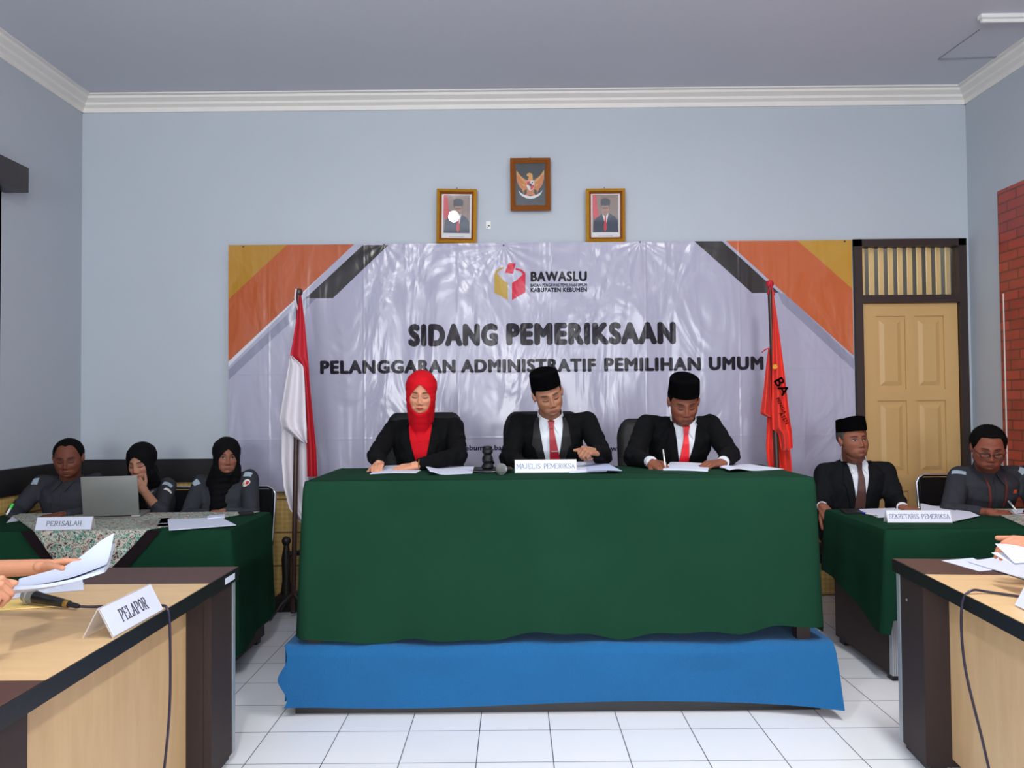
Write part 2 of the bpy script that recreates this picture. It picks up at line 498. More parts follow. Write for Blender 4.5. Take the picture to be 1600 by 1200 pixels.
def remesh(mb, voxel, smooth_it=4, factor=0.5):
    """unites the overlapping volumes of mb into one continuous surface; returns (verts, faces)"""
    me = bpy.data.meshes.new('tmp'); me.from_pydata([tuple(p) for p in mb.v], [], mb.f)
    bm = bmesh.new(); bm.from_mesh(me); bmesh.ops.recalc_face_normals(bm, faces=bm.faces); bm.to_mesh(me); bm.free()
    o = bpy.data.objects.new('tmp', me); COL.objects.link(o)
    r = o.modifiers.new('r', 'REMESH'); r.mode = 'VOXEL'; r.voxel_size = voxel; r.adaptivity = 0
    if smooth_it:
        sm = o.modifiers.new('s', 'SMOOTH'); sm.factor = factor; sm.iterations = smooth_it
    bpy.context.view_layer.update()
    out = mesh_of(o)
    nv = len(out.vertices); co = np.empty(nv * 3); out.vertices.foreach_get('co', co)
    fs = [tuple(p.vertices) for p in out.polygons]
    bpy.data.objects.remove(o); bpy.data.meshes.remove(me); bpy.data.meshes.remove(out)
    return co.reshape(-1, 3), fs


# ---------------------------------------------------------------- lettering
def text_geo(s, x0, x1, z0, z1, bold=0.0):
    cu = bpy.data.curves.new('t', 'FONT'); cu.body = s; cu.size = 1; cu.resolution_u = 4; cu.space_character = 1 + bold * 2.2
    o = bpy.data.objects.new('t', cu); COL.objects.link(o)
    bpy.context.view_layer.update()
    me = mesh_of(o)
    v = np.array([tuple(p.co) for p in me.vertices]); f = [tuple(p.vertices) for p in me.polygons]
    bpy.data.objects.remove(o); bpy.data.curves.remove(cu); bpy.data.meshes.remove(me)
    # bold: the outline laid down again at small shifts
    if bold:
        vs, fs = [], []
        for k in range(8):
            a = k * math.pi / 4
            vs.append(v + np.array([math.cos(a) * bold, math.sin(a) * bold * .8, 0])); fs += [tuple(i + k * len(v) for i in q) for q in f]
        v = np.concatenate(vs); f = fs
    mn = v.min(0); mx = v.max(0)
    X = x0 + (v[:, 0] - mn[0]) / (mx[0] - mn[0]) * (x1 - x0)
    Z = z0 + (v[:, 1] - mn[1]) / (mx[1] - mn[1]) * (z1 - z0)
    return np.stack([X, Z], 1), f


GL = {
 'M': [[(0, 0), (0, 1)], [(0, 1), (.5, .25)], [(.5, .25), (1, 1)], [(1, 1), (1, 0)]],
 'A': [[(0, 0), (.5, 1)], [(.5, 1), (1, 0)], [(.22, .36), (.78, .36)]],
 'J': [[(.7, 1), (.7, .2)], [(.7, .2), (.5, 0), (.2, 0), (.05, .2)]],
 'E': [[(.1, 0), (.1, 1)], [(.1, 1), (.9, 1)], [(.1, .52), (.7, .52)], [(.1, 0), (.9, 0)], [(.9, 1), (.9, .8)], [(.9, 0), (.9, .2)]],
 'L': [[(.1, 0), (.1, 1)], [(.1, 0), (.9, 0)], [(.9, 0), (.9, .22)]],
 'I': [[(.5, 0), (.5, 1)]],
 'S': [[(.92, .82), (.72, .98), (.35, 1), (.1, .82), (.2, .6), (.75, .42), (.92, .2), (.7, .02), (.3, 0), (.06, .2)]],
 'P': [[(.12, 0), (.12, 1)], [(.12, 1), (.65, 1), (.92, .88), (.92, .62), (.65, .48), (.12, .48)]],
 'R': [[(.12, 0), (.12, 1)], [(.12, 1), (.65, 1), (.9, .88), (.9, .64), (.65, .5), (.12, .5)], [(.5, .5), (.95, 0)]],
 'K': [[(.12, 0), (.12, 1)], [(.88, 1), (.12, .42)], [(.4, .6), (.95, 0)]],
 'T': [[(.5, 0), (.5, 1)], [(.02, 1), (.98, 1)], [(.02, 1), (.02, .8)], [(.98, 1), (.98, .8)]],
 'H': [[(.1, 0), (.1, 1)], [(.9, 0), (.9, 1)], [(.1, .5), (.9, .5)]],
 'O': [[(.5, 1), (.85, .85), (.97, .5), (.85, .15), (.5, 0), (.15, .15), (.03, .5), (.15, .85), (.5, 1)]],
}


def serif_word(mb, word, x0, x1, z0, z1, y0, y1, M_, wt=0.10):
    """slab-serif letters as thin solid strokes in the local xz plane"""
    ws = [{'I': 0.5, 'M': 1.15, ' ': 0.55}.get(c, 0.9) for c in word]
    gap = 0.26; tot = sum(ws) + gap * (len(word) - 1)
    sc = (x1 - x0) / tot; h = z1 - z0; x = x0; t = wt * h
    for c, w_ in zip(word, ws):
        if c in GL:
            cw = w_ * sc
            for pl in GL[c]:
                pp = [(x + a * cw, z0 + b * h) for a, b in pl]
                for (ax, az), (bx, bz) in zip(pp[:-1], pp[1:]):
                    d = Vector((bx - ax, bz - az)); L = d.length
                    if L < 1e-9: continue
                    d /= L; nx, nz = -d.y * t / 2, d.x * t / 2
                    if abs(d.x) > 0.9: nx *= 0.6; nz *= 0.6
                    ex, ez = d.x * t * 0.3, d.y * t * 0.3
                    mb.prism([(ax - nx - ex, az - nz - ez), (bx - nx + ex, bz - nz + ez), (bx + nx + ex, bz + nz + ez), (ax + nx - ex, az + nz - ez)], y0, y1, M_=M_)
                if len(pp) == 2 and abs(pl[0][0] - pl[1][0]) < 0.6 and abs(pl[0][1] - pl[1][1]) > 0.6 or (c in 'AKR' and len(pp) == 2 and pl[0][1] != pl[1][1]):
                    for (a, b), (qx, qz) in zip(pl, pp):
                        if b in (0, 1) and not (c == 'A' and b == 1):
                            mb.prism([(qx - t * 1.1, qz - t * .25), (qx + t * 1.1, qz - t * .25), (qx + t * 1.1, qz + t * .25), (qx - t * 1.1, qz + t * .25)], y0, y1, M_=M_)
        x += (w_ + gap) * sc
# ================================================================== ROOM
XL, XR, YB, YF, ZC = -3.13, 3.30, 5.70, -3.50, 3.64
struct('floor', MB().box(XL - .1, XR + .1, YF - .1, YB + .1, -0.08, 0), M['floor'], smooth=False)
struct('ceiling', MB().box(XL - .1, XR + .1, YF - .1, YB + .1, ZC, ZC + .1), M['ceiling'], smooth=False)
struct('wall_back', MB().box(XL - .1, 2.46, YB, YB + .12, 0, ZC).box(2.46, 3.27, YB, YB + .12, 2.56, ZC).box(3.27, XR + .1, YB, YB + .12, 0, ZC), M['wall'], smooth=False)
struct('wall_left', MB().box(XL - .12, XL, 4.78, YB, 0, ZC).box(XL - .12, XL, YF, 2.6, 0, ZC).box(XL - .12, XL, 2.6, 4.78, 0, 1.05).box(XL - .12, XL, 2.6, 4.78, 2.72, ZC), M['wall'], smooth=False)
struct('wall_right', MB().box(XR, XR + .12, YF, YB, 0, ZC), M['wall'], smooth=False)
wf = MB().box(XL, XR, YF - .12, YF, 0, 1.1).box(XL, XR, YF - .12, YF, 2.6, ZC)
for a, b in ((XL, -1.95), (-.55, .75), (2.15, XR)): wf.box(a, b, YF - .12, YF, 1.1, 2.6)
struct('wall_front', wf, M['wall'], smooth=False)
for k, (a, b) in enumerate(((-1.95, -.55), (.75, 2.15))):
    fr = MB()
    for x in (a, (a + b) / 2, b): fr.box(x - .025, x + .025, YF - .10, YF - .04, 1.1, 2.6)
    for z in (1.1, 2.6): fr.box(a, b, YF - .10, YF - .04, z - .03, z + .03)
    struct('window_%d' % (k + 1), fr, M['doorframe'], smooth=False)
# left wall window behind its dark pelmet
wl = MB()
for y in (2.62, 3.32, 4.04, 4.77): wl.box(XL - .09, XL - .0, y - .03, y + .03, 1.05, 2.72)
for z in (1.07, 2.70): wl.box(XL - .09, XL, 2.6, 4.78, z - .03, z + .03)
w3 = struct('window_3', wl, M['doorframe'], smooth=False)
MB().box(XL - .06, XL - .05, 2.62, 4.77, 1.07, 2.70).build('pane', mat('dark_curtain_glass', (40, 44, 50), 0.2, 0.1), w3, smooth=False)
pel = MB().box(XL + .001, XL + .15, 2.4, 4.83, 2.715, 2.87)
tag(pel.build('window_pelmet', M['doorframe'], bevel=.004), 'dark brown boxed pelmet above the window on the left wall', 'pelmet')

# cornice (one moulding per wall)
def cornice(fn, L):
    prof = [(0, -.105), (.012, -.105), (.020, -.075), (.045, -.060), (.050, -.045), (.085, -.026), (.092, -.012), (.115, -.008), (.115, 0), (0, 0)]
    mb = MB(); n = len(prof)
    vs = [fn(0 + p[0] if False else 0, *p) for p in prof] + [fn(L, *p) for p in prof]
    mb.add(vs, [tuple(range(n)), tuple(range(2 * n - 1, n - 1, -1))] + [(i, n + i, n + (i + 1) % n, (i + 1) % n) for i in range(n)])
    return mb
struct('trim_1', cornice(lambda s, d, h: Vector((XL + s, YB - d, ZC + h)), XR - XL), M['cornice'], smooth=False)
struct('trim_2', cornice(lambda s, d, h: Vector((XL + d, YF + s, ZC + h)), YB - YF), M['cornice'], smooth=False)
struct('trim_3', cornice(lambda s, d, h: Vector((XR - d, YF + s, ZC + h)), YB - YF), M['cornice'], smooth=False)
# woven wall covering with its black rail
struct('trim_4', MB().box(XL, 2.44, YB - .012, YB, .0, .86), M['wicker'], smooth=False)
struct('trim_5', MB().box(XL, XL + .012, 2.0, YB - .012, .0, .86), M['wicker'], smooth=False)
struct('trim_6', MB().box(XL, 2.44, YB - .03, YB, .85, 1.015).box(XL, XL + .03, 2.0, YB, .85, 1.015), M['blackwood'], smooth=False)
# brick wallpaper on the right wall
struct('trim_7', MB().box(XR - .012, XR, 0.5, 5.33, 0, 2.80), M['brick'], smooth=False)
struct('trim_8', MB().box(XR - .016, XR - .011, 5.285, 5.292, 0, 2.1), M['plain_white'], smooth=False)
# ceiling hatch, at its right end a thin tube lamp
hp = [atz(1466, 92, ZC), atz(1571, 88, ZC), atz(1640, 42, ZC), atz(1530, 46, ZC)]
hm = MB()
for a, b in ((0, 1), (0, 3), (1, 2)):
    hm.tube([hp[a] + Vector((0, 0, -.002)), hp[b] + Vector((0, 0, -.002))], 0.005 if a != 1 and b != 3 else .003, 6)
struct('trim_9', hm, mat('ceiling_joint', (120, 126, 138), 0.7), smooth=False)
tl = [atz(1530, 32, ZC - .03), atz(1640, 30, ZC - .03)]
t = thing('tube_light', 'switched-off slim white tube light on the ceiling at right', 'ceiling light', (tl[0] + tl[1]) / 2)
c = (tl[0] + tl[1]) / 2
MB().box(tl[0].x, tl[1].x, c.y - .02, c.y + .02, ZC - .022, ZC).build('housing', M['plain_white'], t, smooth=False)
MB().tube([Vector((tl[0].x + .01, c.y, ZC - .033)), Vector((tl[1].x - .01, c.y, ZC - .033))], .012, 12).build('tube', M['plain_white'], t)
# the lamp that is lit, above the camera
t = thing('ceiling_lamp', 'white batten lamp on the ceiling above the camera', 'ceiling light', (-.74, 1.45, ZC))
MB().box(-.79, -.69, 1.2, 1.7, ZC - .05, ZC).build('housing', M['plain_white'], t, smooth=False)
MB().tube([(-.74, 1.25, ZC - .07), (-.74, 1.65, ZC - .07)], .016, 12).build('tube', M['plain_white'], t)

t = thing('ceiling_lamp', 'added long white batten lamp, unseen, that brightens the floor and right side', 'ceiling light', (1.5, 2.3, ZC))
MB().box(1.45, 1.55, 1.65, 2.95, ZC - .05, ZC).build('housing', M['plain_white'], t, smooth=False)  # housing made up to go with the added fill light
MB().tube([(1.43, 1.7, ZC - .05), (1.43, 2.9, ZC - .05)], .012, 12).build('tube', M['plain_white'], t)
# door
d0, d1, dz = 2.462, 3.268, 2.555
fr = MB().box(d0, d0 + .055, YB - .03, YB + .08, 0, dz).box(d1 - .055, d1, YB - .03, YB + .08, 0, dz).box(d0, d1, YB - .03, YB + .08, dz - .05, dz).box(d0 + .055, d1 - .055, YB - .03, YB + .08, 2.095, 2.15)
door = struct('door_1', fr, M['doorframe'], smooth=False)
lf = MB(); x0, x1 = d0 + .058, d1 - .058; zt = 2.092
lf.box(x0, x1, YB + .015, YB + .04, .01, zt)
st = .10; mid = (x0 + x1) / 2
rows = [(1.47, 2.0), (.86, 1.39), (.14, .74)]
yf = YB + .003
lf.box(x0, x0 + st, yf, YB + .02, .01, zt).box(x1 - st, x1, yf, YB + .02, .01, zt).box(mid - .035, mid + .035, yf, YB + .02, .01, zt)
zz = [.01, .14, .74, .86, 1.39, 1.47, 2.0, zt]
for a, b in ((.01, .14), (.74, .86), (1.39, 1.47), (2.0, zt)):
    lf.box(x0 + st, mid - .035, yf, YB + .02, a, b).box(mid + .035, x1 - st, yf, YB + .02, a, b)
lo = lf.build('door_leaf', M['door'], door, smooth=False)
pm = MB()
for (a, b) in rows:
    for (xa, xb) in ((x0 + st, mid - .035), (mid + .035, x1 - st)):
        g = .028
        o_ = [(xa + g, a + g), (xb - g, a + g), (xb - g, b - g), (xa + g, b - g)]
        i_ = [(xa + g + .03, a + g + .03), (xb - g - .03, a + g + .03), (xb - g - .03, b - g - .03), (xa + g + .03, b - g - .03)]
        vs = [Vector((p[0], YB + .0149, p[1])) for p in o_] + [Vector((p[0], YB + .005, p[1])) for p in i_]
        pm.add(vs, [(0, 1, 5, 4), (1, 2, 6, 5), (2, 3, 7, 6), (3, 0, 4, 7), (4, 5, 6, 7)])
pm.build('raised_panels', M['door'], lo, smooth=False)
MB().tube([(x0 + .04, YB - .03, .78), (x0 + .04, YB - .03, .88)], .009, 10).box(x0 + .02, x0 + .06, YB - .004, YB + .002, .76, .90).tube([(x0 + .04, YB, .79), (x0 + .04, YB - .03, .79)], .006).tube([(x0 + .04, YB, .87), (x0 + .04, YB - .03, .87)], .006).build('door_handle', M['brass'], door)
# transom: slats in front of daylight, behind glass
sl = MB()
n = 10; tw = (d1 - .055) - (d0 + .055)
for i in range(n):
    xa = d0 + .055 + tw * (i + .5) / n
    R = Matrix.Rotation(32 * D2R, 3, 'Z'); hw = tw / n * .40
    vs = [Vector((xa, YB + .06, 0)) + R @ Vector((sx * hw, sy * .004, 0)) for sx, sy in ((-1, -1), (1, -1), (1, 1), (-1, 1))]
    sl.add([v + Vector((0, 0, 2.15)) for v in vs] + [v + Vector((0, 0, 2.505)) for v in vs], [(0, 1, 2, 3), (4, 7, 6, 5), (0, 4, 5, 1), (1, 5, 6, 2), (2, 6, 7, 3), (3, 7, 4, 0)])
sl.build('transom_slats', M['slat'], door, smooth=False)
MB().box(d0 + .055, d1 - .055, YB + .012, YB + .016, 2.15, 2.505).build('transom_glass', M['winglass'], door, smooth=False)
# small bay behind the door so that no sky shows around it
struct('wall_corridor', MB().box(2.2, 3.6, YB + .9, YB + 1.0, 0, 3.2).box(2.2, 2.3, YB + .13, YB + .9, 0, 3.2).box(3.5, 3.6, YB + .13, YB + .9, 0, 3.2).box(2.2, 3.6, YB + .13, YB + 1.0, 3.2, 3.3), mat('corridor_wall', (120, 122, 120), .7), smooth=False)
area_light('corridor_daylight', (2.87, YB + .75, 2.9), (2.87, YB + .1, 2.3), .8, .3, 6, (1, .93, .8))

# ------------------------------------------------------------ banner
BY = 5.640
def bdisp(X, Z):
    """gentle waves of the hanging vinyl"""
    X = np.asarray(X, float); Z = np.asarray(Z, float)
    w = .0025 * np.sin(5.1 * X + 1.3 * Z) + .002 * np.sin(9.7 * X - 2.2 * Z + 1.0) + .0015 * np.sin(4 * Z + 2 * X)
    w += .003 * np.exp(-((X - .55) ** 2) / .02) * np.clip((2.6 - Z), 0, 1) * np.sin(14 * (X - .55))
    return w
bc = [at(357, 383, BY), at(1331, 375, BY), at(1338, 768, BY), at(357, 768, BY)]


def banner_mat(white, name, dark=False):
    m, nt, b = new_mat(name)
    tc = N(nt, 'ShaderNodeTexCoord'); sp = N(nt, 'ShaderNodeSeparateXYZ'); nt.links.new(tc.outputs['Object'], sp.inputs[0])
    if not dark:
        col = lin(white)
        def poly(pts):
            W = [at(px, py, BY) for px, py in pts]; W = [(p.x, p.z) for p in W]
            cx = sum(p[0] for p in W) / len(W); cz = sum(p[1] for p in W) / len(W)
            r = None
            for (ax, az), (bx, bz) in zip(W, W[1:] + W[:1]):
                nx, nz = -(bz - az), (bx - ax); c = -(nx * ax + nz * az)
                if nx * cx + nz * cz + c < 0: nx, nz, c = -nx, -nz, -c
                e = mathn(nt, 'ADD', mathn(nt, 'MULTIPLY', sp.outputs[0], nx), mathn(nt, 'MULTIPLY_ADD', sp.outputs[2], nz, c))
                g = mathn(nt, 'GREATER_THAN', e, 0)
                r = g if r is None else mathn(nt, 'MULTIPLY', r, g)
            return r
        for pts, c in (
            ([(340, 365), (568, 365), (340, 590)], (206, 206, 216)),
            ([(340, 594), (476, 468), (505, 455), (490, 470), (340, 610)], (136, 136, 158)),
            ([(355, 580), (478, 464), (484, 478), (355, 592)], (136, 138, 160)),
            ([(340, 365), (571, 365), (340, 581)], (176, 88, 50)),
            ([(340, 365), (467, 365), (340, 484)], (172, 126, 46)),
            ([(567, 383), (607, 383), (520, 466), (477, 466)], (44, 40, 40)),
            ([(1215, 455), (1230, 462), (1350, 575), (1350, 592), (1222, 474)], (136, 138, 160)),
            ([(1121, 365), (1350, 365), (1350, 570)], (184, 94, 54)),
            ([(1234, 365), (1350, 365), (1350, 467)], (182, 138, 54)),
            ([(1085, 377), (1128, 377), (1217, 457), (1175, 458)], (44, 40, 40)),
        ):
            col = mixc(nt, poly(pts), col, lin(c))
        nt.links.new(col, b.inputs['Base Color'])
    else:
        b.inputs['Base Color'].default_value = lin(white) + (1,)
    b.inputs['Roughness'].default_value = 0.22
    b.inputs['Specular IOR Level'].default_value = 0.16 if dark else 0.46
    # creases: stretched noise along two directions, plus packing folds
    mp = N(nt, 'ShaderNodeMapping'); mp.inputs['Scale'].default_value = (1.5, 1, .8); mp.inputs['Rotation'].default_value = (0, 25 * D2R, 0)
    nt.links.new(tc.outputs['Object'], mp.inputs['Vector'])
    n1 = N(nt, 'ShaderNodeTexNoise'); n1.inputs['Scale'].default_value = 1.5; n1.inputs['Detail'].default_value = 3.5; n1.inputs['Distortion'].default_value = 1.2; n1.inputs['Roughness'].default_value = .45
    nt.links.new(mp.outputs[0], n1.inputs['Vector'])
    mp2 = N(nt, 'ShaderNodeMapping'); mp2.inputs['Scale'].default_value = (3.5, 1, .6)
    nt.links.new(tc.outputs['Object'], mp2.inputs['Vector'])
    n2 = N(nt, 'ShaderNodeTexNoise'); n2.inputs['Scale'].default_value = 1.6; n2.inputs['Detail'].default_value = 2; n2.inputs['Distortion'].default_value = .8
    nt.links.new(mp2.outputs[0], n2.inputs['Vector'])
    h = mathn(nt, 'ADD', n1.outputs[0], mathn(nt, 'MULTIPLY', n2.outputs[0], 0.35))
    # star creases that run from the nails in the upper hem
    for (px, py, kk, ph) in ((787, 383, 17, .2), (1000, 377, 15, 1.1), (600, 380, 13, 2.0)):
        p = at(px, py, BY)
        dx = mathn(nt, 'SUBTRACT', sp.outputs[0], p.x); dz_ = mathn(nt, 'SUBTRACT', p.z, sp.outputs[2])
        an = mathn(nt, 'ARCTAN2', dx, dz_)
        r2 = mathn(nt, 'SQRT', mathn(nt, 'ADD', mathn(nt, 'MULTIPLY', dx, dx), mathn(nt, 'MULTIPLY', dz_, dz_)))
        fall = mathn(nt, 'MULTIPLY', mathn(nt, 'POWER', 2.718, mathn(nt, 'MULTIPLY', r2, -1.6)), r2)
        h = mathn(nt, 'ADD', h, mathn(nt, 'MULTIPLY', mathn(nt, 'MULTIPLY', mathn(nt, 'SINE', mathn(nt, 'MULTIPLY_ADD', an, kk, ph)), fall), .22))
    for xx in (-1.75, -1.07, -.40, .27, .95, 1.62):
        d = mathn(nt, 'ABSOLUTE', mathn(nt, 'SUBTRACT', sp.outputs[0], xx))
        h = mathn(nt, 'ADD', h, mathn(nt, 'MULTIPLY', mathn(nt, 'MAXIMUM', mathn(nt, 'SUBTRACT', .012, d), 0), 3.5))
    for z_ in (1.62, 1.15):
        d = mathn(nt, 'ABSOLUTE', mathn(nt, 'SUBTRACT', sp.outputs[2], z_))
        h = mathn(nt, 'ADD', h, mathn(nt, 'MULTIPLY', mathn(nt, 'MAXIMUM', mathn(nt, 'SUBTRACT', .012, d), 0), 2.2))
    bp = N(nt, 'ShaderNodeBump'); bp.inputs['Strength'].default_value = 0.45; bp.inputs['Distance'].default_value = 0.06
    nt.links.new(h, bp.inputs['Height']); nt.links.new(bp.outputs[0], b.inputs['Normal'])
    return m
M['banner'] = banner_mat((166, 165, 186), 'printed_vinyl_banner')
M['bprint'] = banner_mat((34, 28, 38), 'dark_banner_print', True)
M['bred'] = banner_mat((200, 40, 66), 'red_banner_print', True)
M['bgold'] = banner_mat((182, 150, 70), 'gold_banner_print', True)
M['bpurple'] = banner_mat((50, 44, 84), 'violet_banner_print', True)


def bpt(u, v):
    a = bc[0].lerp(bc[1], u); b = bc[3].lerp(bc[2], u); p = a.lerp(b, v)
    return Vector((p.x, BY + float(bdisp(p.x, p.z)), p.z))
ban = tag(MB().grid(bpt, 150, 50, thick=Vector((0, .0012, 0))).build('banner', M['banner'], angle=60), 'wide glossy vinyl hearing banner hung on the back wall behind the panel', 'banner')


def banner_text(name, s, px0, px1, py0, py1, m, bold):
    pc = at((px0 + px1) / 2, (py0 + py1) / 2, BY); l_ = at(px0, (py0 + py1) / 2, BY); r_ = at(px1, (py0 + py1) / 2, BY)
    hh = at(px0, py0, BY).z - at(px0, py1, BY).z; W = (r_ - l_).length
    v, f = text_geo(s, -W / 2, W / 2, -hh / 2, hh / 2, bold)
    ang = math.atan2(r_.z - l_.z, r_.x - l_.x) + .008
    X = pc.x + v[:, 0] * math.cos(ang) - v[:, 1] * math.sin(ang); Z = pc.z + v[:, 0] * math.sin(ang) + v[:, 1] * math.cos(ang)
    Y = BY + bdisp(X, Z) - .0022
    mb = MB().add([Vector(p) for p in zip(X, Y, Z)], f)
    return mb.build(name, m, ban, smooth=False)
banner_text('title_lettering', 'SIDANG', 638, 778, 505.5, 541.5, M['bprint'], .082)
banner_text('title_lettering', 'PEMERIKSAAN', 791, 1056, 503.5, 539, M['bprint'], .082)
for w_, a_, b_, t_ in (('PELANGGARAN', 500, 712, 562.5), ('ADMINISTRATIF', 720, 931, 560.5), ('PEMILIHAN', 944, 1095, 558.3), ('UMUM', 1107, 1193, 557)):
    banner_text('title_lettering', w_, a_, b_, t_, t_ + 21.5, M['bprint'], .062)
banner_text('logo_lettering', 'BAWASLU', 829, 917, 424, 440, M['bprint'], .055)
banner_text('logo_lettering', 'BADAN PENGAWAS PEMILIHAN UMUM', 829, 917, 443, 448, M['bprint'], .04)
banner_text('logo_lettering', 'KABUPATEN KEBUMEN', 829, 917, 449.5, 456.5, M['bprint'], .045)
banner_text('address_lettering', 'kebumen.bawaslu.go.id', 721, 842, 695, 706, M['bpurple'], .03)
banner_text('address_lettering', 'bawaslu', 942, 984, 696, 705, M['bpurple'], .03)


def bpoly(name, pts, m, off=.0022):
    mb = MB(); W = [at(340 + a / 3, 360 + b / 3, BY) for a, b in pts]
    vs = [Vector((p.x, BY + float(bdisp(p.x, p.z)) - off, p.z)) for p in W]
    mb.add(vs, [tuple(range(len(vs)))])
    return mb.build(name, m, ban, smooth=False)
bpoly('logo_shape', [(1297, 205), (1305, 196), (1345, 240), (1360, 246), (1360, 326), (1297, 290)], M['bgold'])
bpoly('logo_shape', [(1380, 246), (1400, 235), (1432, 205), (1443, 212), (1443, 290), (1380, 326)], M['bred'])
bpoly('logo_shape', [(1298, 208), (1303, 190), (1322, 176), (1342, 171), (1340, 178), (1320, 188), (1308, 200)], M['bgold'])
bpoly('logo_shape', [(1398, 176), (1424, 183), (1442, 198), (1444, 214), (1434, 208), (1420, 192), (1396, 184)], M['bred'])
bpoly('logo_shape', [(1365, 152), (1397, 155), (1385, 203), (1345, 198)], M['bred'], .003)
for px, py in ((787, 383), (1000, 378), (600, 382), (380, 385), (1320, 377)):
    p = at(px, py, BY - .004); MB().tube([p, p + Vector((0, .06, 0))], .006, 8).build('nail', M['plastic'], ban)

# ------------------------------------------------------------ pictures on the wall
def picture(label, px0, px1, py0, py1, tilt, roll, m1, m2):
    YP = 5.645
    a = at(px0, py0, YP); b = at(px1, py1, YP); cx = (a.x + b.x) / 2; cz = (a.z + b.z) / 2; W = b.x - a.x; H = a.z - b.z
    t = thing('picture_frame', label, 'picture', (cx, YP, cz))
    Mx = Matrix.Translation((cx, YP, cz)) @ Matrix.Rotation(roll * D2R, 4, 'Y') @ Matrix.Rotation(tilt * D2R, 4, 'X')
    f = MB(); t1 = W * .075; t2 = W * .05
    def ring(mb, o, wd, yo, yi, d):
        x, z = W / 2 - o, H / 2 - o
        O = [(-x, -z), (x, -z), (x, z), (-x, z)]; I = [(-x + wd, -z + wd), (x - wd, -z + wd), (x - wd, z - wd), (-x + wd, z - wd)]
        vs = [Vector((p[0], d, p[1])) for p in O] + [Vector((p[0], yo, p[1])) for p in O] + [Vector((p[0], yi, p[1])) for p in I] + [Vector((p[0], d, p[1])) for p in I]
        fs = []
        for k in range(4):
            k2 = (k + 1) % 4
            fs += [(k, k2, 4 + k2, 4 + k), (4 + k, 4 + k2, 8 + k2, 8 + k), (8 + k, 8 + k2, 12 + k2, 12 + k), (12 + k, 12 + k2, k2, k)]
        mb.add([Mx @ v for v in vs], fs)
    ring(f, 0, t1, -.012, -.026, .012); f.build('frame', m1, t, smooth=False)
    f = MB(); ring(f, t1, t2, -.022, -.010, .010); f.build('inner_frame', m2, t, smooth=False)
    MB().box(-W / 2 + .01, W / 2 - .01, .004, .010, -H / 2 + .01, H / 2 - .01).xf(Mx).build('backing', M['espresso'], t, smooth=False)
    iw = W / 2 - t1 - t2; ih = H / 2 - t1 - t2
    MB().tube([Mx @ Vector((0, .01, H / 2 - .01)), Vector((cx, 5.699, cz + H / 2 + .03))], .0025, 6).build('hanging_wire', M['plastic'], t)
    def layer(name, pts, m, k, par=t):
        """pts in -1..1 of the picture's inner field"""
        return MB().prism([(p[0] * iw, p[1] * ih) for p in pts], .003 - k * .0009, .004 - k * .0009, M_=Mx).build(name, m, par, smooth=False)
    MB().box(-iw, iw, -.0085, -.0080, -ih, ih).xf(Mx).build('glass', M['glass'], t, smooth=False)
    return t, layer


def ell(cx, cy, rx, ry, n=24, a0=0, a1=360):
    return [(cx + rx * math.cos((a0 + (a1 - a0) * k / n) * D2R), cy + ry * math.sin((a0 + (a1 - a0) * k / n) * D2R)) for k in range(n + (a1 - a0 < 360))]

M['p_bgdark'] = mat('emblem_ground', (36, 44, 48), .6)
M['p_bird'] = mat('emblem_orange_gold', (190, 112, 44), .5, .2, 60)
M['p_bird2'] = mat('emblem_light_gold', (206, 150, 60), .5, .1, 60)
M['p_white'] = mat('print_white', (212, 210, 212), .6, .03)
M['p_brown'] = mat('print_brown', (128, 106, 96), .6, .12, 30)
M['p_navy'] = mat('print_navy', (44, 52, 72), .6, .1, 20)
M['p_skin'] = mat('print_skin', (150, 112, 96), .6, .1, 30)
M['p_black'] = mat('print_black', (34, 34, 38), .6, .05)
M['p_red'] = mat('print_red', (190, 44, 54), .6, .05)

t, L = picture('bronze-framed dark picture of a golden eagle crest, highest on the wall', 797, 860.5, 248, 328.5, 1.5, 0, M['golddark'], M['golddark'])
SQ = [(-1, -1), (1, -1), (1, 1), (-1, 1)]
L('print', SQ, M['p_bgdark'], 0)
emb = L('eagle_emblem', [(-.16, .30), (-.22, .05), (-.24, -.35), (-.1, -.5), (.1, -.5), (.24, -.35), (.22, .05), (.16, .30)], M['p_bird'], 1)
# head turned to the left
L('eagle_emblem', [(-.26, .44), (-.2, .52), (-.05, .56), (.1, .52), (.16, .42), (.15, .2), (-.12, .2), (-.1, .38), (-.2, .40)], M['p_bird2'], 2)
for sgn in (-1, 1):
    L('wing', [(sgn * .12, .16), (sgn * .32, .24), (sgn * .62, .40), (sgn * .90, .62), (sgn * .92, .30), (sgn * .84, .06), (sgn * .68, -.14), (sgn * .45, -.27), (sgn * .15, -.2)], M['p_bird'], 1)
    for k in range(6):
        a = k / 5
        ox, oz = sgn * (.86 - .12 * k), .58 - .10 * k * a
        bx, bz = sgn * (.14), .22 - .09 * k
        nx = .07
        tip = (sgn * (.92 - .085 * k), .68 - .165 * k)
        e1 = (sgn * (.34 + .035 * k), .20 - .085 * k)
        e2 = (sgn * (.70 - .05 * k), .18 - .13 * k)
        L('feather', [e1, (sgn * (.60 - .04 * k), .36 - .14 * k), tip, (tip[0] * 1.0, tip[1] - .20), e2, (e1[0] * .8, e1[1] - .12)], M['p_bird'] if k % 2 else M['p_bird2'], 2 + (k % 2))
    L('feather', [(sgn * .08, -.3), (sgn * .3, -.46), (sgn * .42, -.52), (sgn * .2, -.54), (sgn * .02, -.45)], M['p_bird'], 2)
L('shield', [(-.26, .18), (.26, .18), (.26, -.06), (.16, -.22), (0, -.31), (-.16, -.22), (-.26, -.06)], M['p_white'], 3)
